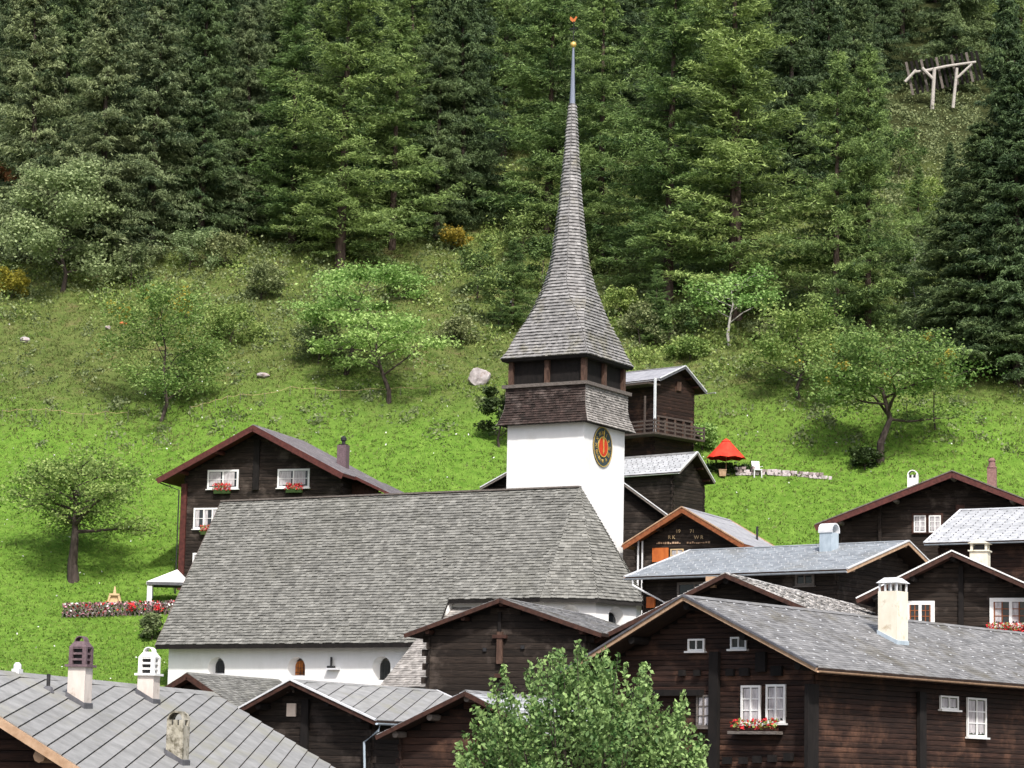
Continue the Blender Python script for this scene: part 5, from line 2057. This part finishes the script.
# shrubs
SH = 'shrubs on the slope'
for (px, top, w, lf, lb, seed) in (((865, 470), 448, 34, 'leaf_dark', 'dark round bush at the foot of the spreading tree', 51), ((152, 640), 612, 26, 'leaf_olive', 'bush tucked against the left end of the church', 52),
                                   ((452, 250), 226, 34, 'leaf_yellow', 'yellow autumn bush at the foot of the dark spruces', 53), ((12, 300), 268, 40, 'leaf_yellow', 'yellow-green bush at the left edge below the silvery tree', 54),
                                   ((8, 200), 160, 40, 'leaf_rust', 'rust-red bush high at the left edge', 55), ((190, 272), 225, 60, 'leaf_silver', 'pale shrub at the wood edge right of the silvery tree', 56),
                                   ((318, 365), 325, 60, 'leaf_olive', 'low olive shrub below the layered green tree', 57), ((455, 345), 315, 46, 'leaf_olive', 'tangled shrub right of the layered green tree', 58),
                                   ((500, 330), 262, 56, 'needle_larch', 'soft young larch bush left of the spire foot', 59), ((522, 262), 205, 60, 'needle_larch', 'young larch thicket behind the spire', 60),
                                   ((690, 360), 338, 40, 'leaf_apple', 'green low bush under the shaggy larches', 61), ((770, 345), 318, 40, 'leaf_olive', 'low bush at the foot of the pointed larch', 62),
                                   ((702, 452), 424, 36, 'leaf_fresh', 'leafy bush up the slope behind the red parasol', 63), ((640, 345), 300, 50, 'leaf_olive', 'shrub right of the spire foot', 64), ((262, 300), 262, 54, 'leaf_olive', 'shrub at the foot of the broad larch', 65),
                                   ((620, 320), 285, 40, 'leaf_apple', 'green shrub close behind the spire', 66),
                                   ((478, 300), 238, 50, 'needle_larch', 'young larch bush below the dark gap', 67), ((540, 300), 225, 40, 'needle_larch', 'slim young larch bush touching the spire on its left', 68),
                                   ((668, 342), 300, 54, 'needle_larch', 'young larch bush at the foot of the left shaggy larch', 69), ((905, 300), 215, 54, 'leaf_olive', 'tall olive shrub on the bank below the log barrier', 70),
                                   ((925, 240), 170, 60, 'leaf_apple', 'leafy thicket on the bank between twin larch and right spruce', 71), ((900, 180), 118, 50, 'needle_larch', 'green bush just below the left end of the log barrier', 72),
                                   ((130, 290), 240, 44, 'leaf_olive', 'olive shrub right of the silvery tree trunk', 74),
                                   ((225, 268), 232, 50, 'leaf_olive', 'olive shrub at the wood edge left of the broad larch', 75), ((405, 300), 262, 46, 'leaf_apple', 'green shrub behind the top of the layered green tree', 76),
                                   ((230, 345), 300, 60, 'leaf_apple', 'green shrub right of the half-bare yellowing tree', 77), ((590, 280), 235, 34, 'needle_larch', 'young larch bush right behind the spire shaft', 78),
                                   ((850, 372), 330, 40, 'leaf_olive', 'shrub below the pointed twin larches', 79), ((962, 48), 20, 50, 'needle_larch', 'bushy young larch above the log barrier', 80)):
    o = bl('shrub', lb, px, top, w, seed, leaf=lf, trunk_h=.1, rad=.06, pads=40, per=90, lsize=.2, flat=.3, forks=7, group=SH)
    o['category'] = 'bush'

# hedge below the parasol
# ---- garden tree in the foreground: upright shoots
def garden_tree():
    r = np.random.default_rng(77)
    Y = 70.0
    base = at(585, 768, Y)
    base[2] = at(585, 850, Y)[2] - 1.0
    t = empty('garden_tree', base, 0, 'leafy light green garden tree with upright shoots in the bottom centre', 'tree')
    tk = MB()
    mpp = Y / FPX
    # crown outline in metres: half-width and height field
    out_px = [(450, 768), (462, 745), (470, 720), (478, 700), (492, 690), (508, 672), (520, 690), (535, 668), (548, 655), (560, 660), (575, 643), (590, 660), (604, 655), (622, 668), (632, 690), (645, 672), (655, 700), (672, 716), (690, 700), (700, 730), (712, 768)]
    ox = [q[0] for q in out_px]
    oy = [q[1] for q in out_px]
    P, T = [], []
    root = np.array([0, 0, 0.0])
    tk.tube([root - np.array([0, 0, 1]), root + np.array([.05, 0, 1.2])], [.2, .15], 8)
    n_sh = 300
    for k in range(n_sh):
        px = r.uniform(452, 710)
        ytop = np.interp(px, ox, oy)
        dep = 1 - abs((px - 580) / 135) ** 2
        dy = r.uniform(-1, 1) * 2.6 * max(.25, dep)
        # back and front shoots end lower, dome shaped
        low = (dy / 2.8) ** 2 * 60 + r.random() ** 1.3 * 85 - 6
        py = min(ytop + low, 840)
        spike = k % 8 == 0
        if spike:
            py = ytop - r.uniform(2, 16)
            dy *= .5
        tip = at(px, py, Y + dy) - base
        st = np.array([tip[0] * .35, tip[1] * .35, max(.9, tip[2] * .35)])
        m1 = st + (tip - st) * .5 + np.array([tip[0] * .1, tip[1] * .1, -.1]) + r.normal(0, .06, 3)
        if k % 3 == 0:
            tk.tube([np.array([.05, 0, 1.0]), st, m1, tip], [.06, .035, .018, .005], 4)
        L = np.linalg.norm(tip - m1) + 1.0
        n = int(82 * r.uniform(.6, 1.3))
        u = r.uniform(0, 1, (n, 1)) ** .8
        c = m1 + (tip - m1) * u
        wdt = (.12 if spike else .21) * (1.06 - u) + .03
        # side twigs
        c = c + r.normal(0, 1, (n, 3)) * wdt * np.array([1, 1, .8])
        P.append(c)
        T.append(np.clip(r.uniform(.0, .75) + r.normal(0, .2, n) + .2 * u[:, 0], 0, 1))
    P = np.concatenate(P)
    T = np.concatenate(T)
    n = len(P)
    tk.build('trunk', 'bark', t)
    a = r.normal(size=(n, 3)) + np.array([0, 0, .5])
    a /= np.linalg.norm(a, axis=1)[:, None]
    b = r.normal(size=(n, 3))
    b -= a * (a * b).sum(1)[:, None]
    b /= np.linalg.norm(b, axis=1)[:, None]
    nr = np.cross(a, b)
    sz = r.uniform(.08, .15, (n, 1))
    V = np.stack([P - a * sz * .6, P + b * sz * .36 + nr * sz * .1, P + a * sz * .6, P - b * sz * .36 + nr * sz * .1], 1).reshape(-1, 3)
    F = np.arange(4 * n).reshape(n, 4)
    link(bpy.data.objects.new('crown', mesh_np('crown', V, F, 'leaf_near', T)), t)


garden_tree()

# ------------------------------------------------------------------ grass and weeds
def grass(name, label, n, ylo, yhi, material, hmin, hmax, wmin, wmax, clump=.0, dens=None):
    y = rng.uniform(ylo, yhi, n)
    x = rng.uniform(-1, 1, n) * (y * .2 + 4)
    if dens is not None:
        keep = rng.uniform(0, 1, n) < dens(x, y)
        x, y = x[keep], y[keep]
    n = len(x)
    z = ground_z(x, y)
    B = np.stack([x, y, z], -1)
    V, T = [], []
    for k in range(3):
        az = rng.uniform(0, 2 * PI, n)
        d = np.stack([np.cos(az), np.sin(az), 0 * az], -1)
        hh = rng.uniform(hmin, hmax, (n, 1))
        w = rng.uniform(wmin, wmax, (n, 1))
        ln = np.stack([rng.normal(0, .5, n), rng.normal(0, .5, n), np.ones(n)], -1)
        o_ = B + np.stack([rng.normal(0, .08, n), rng.normal(0, .08, n), 0 * az - .03], -1)
        V.append(np.stack([o_ - d * w, o_ + d * w, o_ + ln * hh], 1))
        pn_ = .5 + .3 * np.sin(x * .9 + y * .6) * np.sin(x * .37 - y * .8) + .2 * np.sin(x * 2.3 + 1.7 * y)
        pb_ = .5 + .5 * np.sin(x * .21 + 2 * np.sin(y * .13)) * np.sin(y * .27 + 1.5 * np.sin(x * .17))
        T.append(np.clip(pn_ * .4 + pb_ * .35 + .08 + rng.normal(0, .2, n), 0, 1))
    V = np.concatenate(V).reshape(-1, 3)
    F = np.arange(len(V)).reshape(-1, 3)
    o = link(bpy.data.objects.new(name, mesh_np(name, V, F, material, np.concatenate(T))))
    return tag(o, label, 'grass', kind='stuff')


up_mix = lambda x, y: np.clip((y + 13 * (np.sin(x * .11 + y * .05) * .5 + .5) - 226) / 24, 0, 1)
grass('meadow_grass', 'bright green grass covering the lower meadow', 120000, 178, 262, 'grass_blade', .05, .2, .03, .09, dens=lambda x, y: 1 - .85 * up_mix(x, y))
grass('dry_grass', 'olive and straw-coloured grass on the upper slope', 110000, 205, 290, 'grass_dry', .08, .3, .03, .09, dens=lambda x, y: .08 + .92 * up_mix(x, y))
# weeds: leafy clumps on the upper slope
nc = 1500
cy = rng.uniform(222, 325, nc)
cx = rng.uniform(-1, 1, nc) * (cy * .2 + 4)
PP = []
for a, b in zip(cx, cy):
    m = int(rng.uniform(10, 50))
    sp_ = rng.uniform(.2, .7)
    q = rng.normal(0, 1, (m, 3)) * np.array([sp_, sp_, .15])
    q[:, 0] += a
    q[:, 1] += b
    q[:, 2] = ground_z(q[:, 0], q[:, 1]) + np.abs(q[:, 2]) * rng.uniform(.8, 2.2)
    PP.append(q)
o = tri_cloud(np.concatenate(PP), .2, 'weeds', 'leaf_olive', None, kind='stuff')
tag(o, 'low leafy weeds scattered over the upper slope', 'weeds')
def undergrowth(name, label, n, material, ylo, yhi, hmin, hmax, cond=None, size=.2):
    Q = []
    while len(Q) < n:
        b = rng.uniform(ylo, yhi)
        a = rng.uniform(-1, 1) * (b * .195)
        pxx = 512 + FPX * a / b
        if cond and not cond(pxx, b):
            continue
        hh_ = rng.uniform(hmin, hmax)
        m = int(60 * hh_ * rng.uniform(.6, 1.6))
        q = rng.normal(0, 1, (m, 3)) * np.array([.3 + .25 * hh_, .3 + .2 * hh_, 1])
        zq = np.abs(q[:, 2]) * hh_ * .45 * np.exp(-(q[:, 0] ** 2 + q[:, 1] ** 2) * .35)
        q[:, 0] += a
        q[:, 1] += b
        q[:, 2] = ground_z(q[:, 0], q[:, 1]) + zq + .05
        Q.append(q)
    o_ = tri_cloud(np.concatenate(Q), size, name, material, None, kind='stuff')
    return tag(o_, label, 'undergrowth')


edge = lambda p_, b: b > 246 + 6 * math.sin(p_ * .021) - (16 if p_ > 600 else 0) and rng.uniform() < .8
undergrowth('undergrowth', 'light green undergrowth along the edge of the wood', 380, 'leaf_apple', 232, 285, .4, 2.0, edge)
undergrowth('brambles', 'olive brambles along the edge of the wood', 380, 'leaf_olive', 228, 290, .4, 1.8, edge)
undergrowth('clearing_scrub', 'green scrub filling the clearing below the log barrier', 200, 'leaf_olive', 262, 322, .5, 1.8, lambda p_, b: 878 < p_ < 990)
nf = 700
fy = rng.uniform(180, 250, nf)
fx = rng.uniform(-1, 1, nf) * fy * .2
o = tri_cloud(np.stack([fx, fy, ground_z(fx, fy) + .2], -1), .1, 'wildflowers', 'white_paint', None, kind='stuff')
tag(o, 'tiny white wildflowers dotted through the meadow', 'wildflowers')

# ------------------------------------------------------------------ things on the slope
def gp(px, py):
    g = ground(px, py)
    g[2] = float(ground_z(g[0], g[1]))
    return g


# boulders
def boulder(px, py, w, hh, label, seed, material='rock'):
    r = np.random.default_rng(seed)
    g = gp(px, py)
    import bmesh
    bm = bmesh.new()
    bmesh.ops.create_icosphere(bm, subdivisions=3, radius=1)
    ax = r.normal(size=(14, 3))
    ax /= np.linalg.norm(ax, axis=1)[:, None]
    off = r.uniform(.5, .85, 14)
    for v in bm.verts:
        c = np.array(v.co)
        for a_, o_ in zip(ax, off):
            d_ = c @ a_ - o_
            if d_ > 0:
                c = c - a_ * d_ * .9
        c += r.normal(0, .012, 3)
        v.co = Vector((c[0] * w, c[1] * w * .8, c[2] * hh))
    me_ = bpy.data.meshes.new('boulder')
    bm.to_mesh(me_)
    bm.free()
    me_.materials.append(M(material))
    o_ = link(bpy.data.objects.new('boulder', me_))
    o_.location = g + np.array([0, 0, hh * .45])
    return tag(o_, label, 'boulder', 'boulders on the slope')


boulder(480, 384, 1.35, 1.0, 'large pale pinkish boulder on the slope left of the belfry', 1)
boulder(25, 342, .5, .38, 'small grey boulder near the left edge of the slope', 2)
boulder(107, 330, .45, .3, 'small white stone below the silvery tree', 3)
boulder(124, 326, .5, .28, 'small reddish stone below the silvery tree', 4, 'copper_red')
boulder(262, 378, .7, .3, 'flat grey stone left of the layered green tree', 5)

# red parasol
g = gp(726, 476)
t = empty('parasol', g, 0, 'red garden parasol beside the stone wall', 'parasol')
s_ = g[1] / FPX
zb0, zt_ = (476 - 460) * s_ + .05, (476 - 440) * s_ + .1
mb = MB()
n = 8
rw = 20.5 * s_
for k in range(n):
    a, b = 2 * PI * k / n, 2 * PI * (k + 1) / n
    am = (a + b) / 2
    c1_, c2_ = (rw * math.cos(a), rw * math.sin(a), zb0), (rw * math.cos(b), rw * math.sin(b), zb0)
    cm_ = (rw * .93 * math.cos(am), rw * .93 * math.sin(am), zb0 + .1)
    q1, q2 = (rw * .22 * math.cos(a), rw * .22 * math.sin(a), zt_ - .28), (rw * .22 * math.cos(b), rw * .22 * math.sin(b), zt_ - .28)
    p = MB()
    p.add([c1_, cm_, c2_, q2, q1], [(0, 1, 4), (1, 3, 4), (1, 2, 3)])
    p.add([tuple(np.array(v) * (1, 1, 1) - (0, 0, .02)) for v in (c1_, cm_, c2_, q2, q1)], [(4, 1, 0), (4, 3, 1), (3, 2, 1)])
    p.build('canopy_panel', 'parasol_red', t)
MB().lathe([(rw * .25, zt_ - .26), (rw * .1, zt_ - .08), (.03, zt_)], 8).build('canopy_vent', 'parasol_red', t)
MB().tube([(0, 0, -.2), (0, 0, zt_ - .05)], .03, 8).build('pole', 'wood_tan', t)
MB().lathe([(.32, 0), (.32, .08), (.06, .14)], 12).build('base', 'wood_grey', t)
# planter beside it
g = gp(722, 477)
t = empty('planter', g + np.array([0, -.4, 0]), 0, 'small tan wooden tub under the red parasol', 'planter')
MB().hexa([(-.25, -.2, -.1), (.25, -.2, -.1), (.25, .2, -.1), (-.25, .2, -.1), (-.3, -.25, .4), (.3, -.25, .4), (.3, .25, .4), (-.3, .25, .4)]).build('tub', 'wood_tan', t)
MB().box(-.33, .33, -.28, .28, .4, .45).build('rim', 'wood_tan', t)
# dark hedge under the parasol
P = []
for k in range(60):
    c = gp(random.uniform(702, 752), 478)
    q = rng.normal(0, 1, (70, 3)) * np.array([.35, .3, .3]) + c + np.array([0, 1.2, .55])
    P.append(q)
t = empty('hedge', gp(727, 475) + np.array([0, 1.2, 0]), 0, 'low dark hedge behind the red parasol', 'hedge')
P = np.concatenate(P) - np.array(t.location)
tri_cloud(P, .17, 'foliage', 'leaf_dark', t)
st = MB()
for k in range(12):
    a = np.array([random.uniform(-1.6, 1.6), random.uniform(-.2, .2), 0])
    st.tube([a - (0, 0, .4), a + np.array([random.uniform(-.2, .2), 0, .7])], [.03, .01], 5)
st.build('stems', 'bark', t)
# white plastic chair
g = gp(757, 476)
t = empty('garden_chair', g, .25, 'white plastic garden chair in front of the stone wall', 'chair')
for sx_ in (-.22, .22):
    for sy_ in (-.2, .2):
        MB().bar((sx_ * 1.1, sy_ * 1.1, -.15), (sx_, sy_, .42), .05, .05).build('leg', 'plastic_white', t)
    MB().bar((sx_ * 1.2, -.22, .64), (sx_ * 1.2, .24, .66), .06, .04).build('armrest', 'plastic_white', t)
MB().box(-.25, .25, -.26, .24, .38, .46).build('seat', 'plastic_white', t)
MB().hexa([(-.24, .22, .46), (.24, .22, .46), (.24, .26, .46), (-.24, .26, .46), (-.25, .36, 1.05), (.25, .36, 1.05), (.25, .4, 1.05), (-.25, .4, 1.05)]).build('backrest', 'plastic_white', t)
for o_ in t.children:
    o_.scale = (1.35, 1.2, 1.2)


# dry-stone wall tapering to the right
def stone_row(name, label, pts, sizes, mats_, rows, seed, cat='wall'):
    r = random.Random(seed)
    t_ = empty(name, pts[0], 0, label, cat)
    t_['kind'] = 'thing'
    base = np.array(pts[0])
    shapes = []
    for k in range(6):
        mb_ = MB()
        V = []
        for (a, b, c) in ((-1, -1, -1), (1, -1, -1), (1, 1, -1), (-1, 1, -1), (-1, -1, 1), (1, -1, 1), (1, 1, 1), (-1, 1, 1)):
            V.append((.5 * a * r.uniform(.72, 1), .5 * b * r.uniform(.75, 1), .5 * c * r.uniform(.72, 1)))
        mb_.hexa(V)
        shapes.append([mb_.mesh('stone', m_) for m_ in mats_])
    for i in range(len(pts) - 1):
        a, b = np.array(pts[i]), np.array(pts[i + 1])
        L = np.linalg.norm(b - a)
        x = 0
        while x < L:
            w = r.uniform(*sizes)
            f = (x + w / 2) / L
            nr = max(1, int(round(rows[i] + (rows[i + 1] - rows[i]) * f + r.uniform(-.3, .3))))
            for q in range(nr):
                o_ = bpy.data.objects.new('stone', r.choice(r.choice(shapes)))
                link(o_, t_)
                p_ = a + (b - a) * f - base
                hh_ = sizes[1] * .8
                o_.location = (p_[0] + r.uniform(-.08, .08) + (w * .4 if q % 2 else 0), p_[1] + r.uniform(-.06, .06), p_[2] + q * hh_ * .86 + hh_ * .3)
                o_.scale = (w * 1.15, .45, hh_ * r.uniform(.85, 1.15))
                o_.rotation_euler = (0, 0, r.uniform(-.3, .3))
            x += w
    return t_


mat('wall_stone', (.36, .31, .32), (.58, .52, .53), 3, (1, 1, 1), .9, .5)
mat('wall_stone_dark', (.22, .17, .17), (.38, .31, .31), 3, (1, 1, 1), .9, .5)
stone_row('stone_wall', 'low pinkish dry-stone wall tapering right of the red parasol', [gp(735, 476), gp(770, 476), gp(815, 479), gp(831, 480)], (.2, .34), ('wall_stone', 'wall_stone_dark', 'wall_stone'), (3, 2, 2, 1), 5)

# flower bank in front of the tall dark house
g0, g1 = gp(63, 617), gp(178, 614)
t = empty('flower_border', g0, 0, 'long low border of pink, white and red flowers left of the church', 'flower border')
P = []
n = 2600
f = rng.uniform(0, 1, n)
Pb = g0 + (g1 - g0) * f[:, None]
Pb += np.stack([rng.normal(0, .05, n), rng.normal(0, .18, n), rng.uniform(.02, .95, n)], -1)
Pb -= g0
sel = rng.uniform(0, 1, n)
tri_cloud(Pb[sel < .38], .13, 'blossoms', 'blossom', t, tmin=.7)
tri_cloud(Pb[(sel >= .38) & (sel < .58)], .13, 'white_blossoms', 'white_paint', t)
tri_cloud(Pb[(sel >= .58) & (sel < .64)], .14, 'red_blossoms', 'red_dot', t)
tri_cloud(Pb[sel >= .64], .14, 'leaves', 'leaf_dark', t)
for a_, b_ in ((88, 609), (104, 608), (132, 609), (158, 607)):
    q = (gp(a_, 616) - g0) + np.array([0, -.25, .62])
    tri_cloud(q + rng.normal(0, .14, (40, 3)), .14, 'red_blossoms', 'red_dot', t)
L_ = np.linalg.norm(g1 - g0)
dirv = (g1 - g0) / L_
for k in range(27):
    a_ = dirv * (k + .5) / 27 * L_ + np.array([0, -.3, 0])
    for sg in (-1, 1):
        MB().bar(a_ + dirv * sg * -.2 + (0, 0, -.1), a_ + dirv * sg * .2 + (0, 0, .8), .04, .05).build('lattice_slat', 'wood_grey', t)

# small wooden bell stand
g = gp(113, 609)
g = g + np.array([0, .5, .35])
t = empty('wooden_bell_stand', g, 0, 'small pale wooden stand with pointed top behind the flower border', 'stand')
s_ = g[1] / FPX
mb = MB()
w0, w1, hh_ = 7 * s_, 4.6 * s_, 8.5 * s_
MB().hexa([(-w0, -.2, 0), (w0, -.2, 0), (w0, .2, 0), (-w0, .2, 0), (-w0 * .93, -.2, .14), (w0 * .93, -.2, .14), (w0 * .93, .2, .14), (-w0 * .93, .2, .14)]).build('base_beam', 'wood_pale', t)
for sg in (-1, 1):
    MB().bar((sg * w0 * .88, 0, .14), (sg * w1 * .95, 0, hh_), .3, .14, up=(1, 0, 0)).build('side_beam', 'wood_pale', t)
MB().box(-w1 * 1.1, w1 * 1.1, -.17, .17, hh_, hh_ + .14).build('top_beam', 'wood_pale', t)
MB().hexa([(-w0 * .8, .0, .14), (w0 * .8, .0, .14), (w0 * .8, .05, .14), (-w0 * .8, .05, .14), (-w1 * .9, 0, hh_), (w1 * .9, 0, hh_), (w1 * .9, .05, hh_), (-w1 * .9, .05, hh_)]).build('back_board', 'wood_pale', t)
MB().lathe([(.13, 0), (.1, .2), (.05, .45), (.02, .55)], 8, (0, 0, hh_ + .14)).build('finial', 'wood_pale', t)

# white garden tent beside the tall dark house
g = gp(165, 612)
t = empty('garden_tent', g, 0, 'white canvas garden tent against the tall dark house', 'tent')
s_ = g[1] / FPX
x0, x1 = (147 - 165) * s_, (186 - 165) * s_
zr_, zp = (612 - 582) * s_, (612 - 568) * s_
for x in (x0, x1):
    for y in (0, 2.6):
        MB().box(x - .05, x + .05, y - .05, y + .05, -.3, zr_).build('leg', 'white_metal', t)
cx = (x0 + x1) / 2 + .5
ap = (cx, 1.3, zp)
cs = [(x0 - .1, -.1, zr_), (x1 + .1, -.1, zr_), (x1 + .1, 2.7, zr_), (x0 - .1, 2.7, zr_)]
for k in range(4):
    a, b = cs[k], cs[(k + 1) % 4]
    p = MB()
    p.add([a, b, ap] + [tuple(np.array(q) - (0, 0, .03)) for q in (a, b, ap)], [(0, 1, 2), (5, 4, 3), (0, 3, 4, 1), (1, 4, 5, 2), (2, 5, 3, 0)])
    p.build('canopy_panel', 'canvas', t)
    MB().bar(np.array(a) - (0, 0, .12), np.array(b) - (0, 0, .12), .03, .22).build('valance', 'white_paint' if k == 3 else 'lead', t)
MB().box(x0 - .02, x0 + .3, -.02, .04, -.2, zr_ - .2).build('curtain', 'canvas', t)

# log avalanche barrier in the clearing
g = gp(934, 108)
t = empty('log_barrier', g, 0, 'pale log barrier with slanting dark slats in the forest clearing', 'barrier')
Yb = g[1]


def bp_(px, py, dy=0.0):
    return at(px, py, Yb + dy) - g


for a, b, r_, m_ in (((932, 112), (934.5, 68), .24, 'birch_log'), ((953, 108), (957, 68), .2, 'birch_log'), ((922, 68), (934, 80), .22, 'birch_log'), ((957, 78), (972, 64), .16, 'birch_log')):
    MB().tube([bp_(*a, -.3 if a[1] > 100 else -.2), bp_(*b, -.2)], [r_, r_ * .85], 8).build('post' if a[1] > 100 else 'strut', m_, t)
for a, b, r_ in (((925, 71), (948, 66), .2), ((948, 66), (976, 62), .17), ((905, 82), (916, 70), .19), ((914, 72), (926, 71), .17)):
    MB().tube([bp_(*a, .15), bp_(*b, .15)], [r_, r_ * .9], 8).build('beam', 'birch_log', t)
for k in range(15):
    px = 909 + k * 5.0
    MB().bar(bp_(px + 4, 95 - k * 1.1, .9), bp_(px - 3, 62 - k * .8, .5), .3, .12, up=(0, 1, 0)).build('slat', 'wood_black' if k % 3 else 'wood_grey', t)
# thin rope fence across the meadow
def rope(pp, label, n_posts):
    P = [gp(*q) for q in pp]
    t_ = empty('rope_fence', P[0], 0, label, 'fence', 'rope fences on the meadow')
    pts_ = []
    for i in range(len(P) - 1):
        for k in range(n_posts):
            f = k / n_posts
            q = P[i] + (P[i + 1] - P[i]) * f
            q[2] = float(ground_z(q[0], q[1]))
            pts_.append(q - P[0])
    for q in pts_:
        MB().tube([q - (0, 0, .2), q + np.array([random.uniform(-.05, .05), 0, .85])], .022, 5).build('post', 'wood_grey', t_)
    for a, b in zip(pts_[:-1], pts_[1:]):
        m_ = (a + b) / 2 + np.array([0, 0, .62])
        MB().tube([a + (0, 0, .75), m_, b + (0, 0, .75)], .014, 4).build('rope', 'wood_pale', t_)


rope([(2, 420), (60, 419), (150, 422)], 'thin rope fence running along the left slope', 4)
rope([(190, 416), (240, 403), (340, 400), (460, 392)], 'thin rope fence below the layered green trees', 4)
# slender stakes seen on the slope
g = gp(511, 314)
t = empty('marker_post', g, 0, 'short white marker post left of the spire', 'post')
MB().box(-.12, .12, -.1, .1, -.2, 1.0).build('post', 'plastic_white', t)
MB().hexa([(-.16, -.14, 1.0), (.16, -.14, 1.0), (.16, .14, 1.0), (-.16, .14, 1.0), (-.04, -.04, 1.25), (.04, -.04, 1.25), (.04, .04, 1.25), (-.04, .04, 1.25)]).build('cap', 'plastic_white', t)
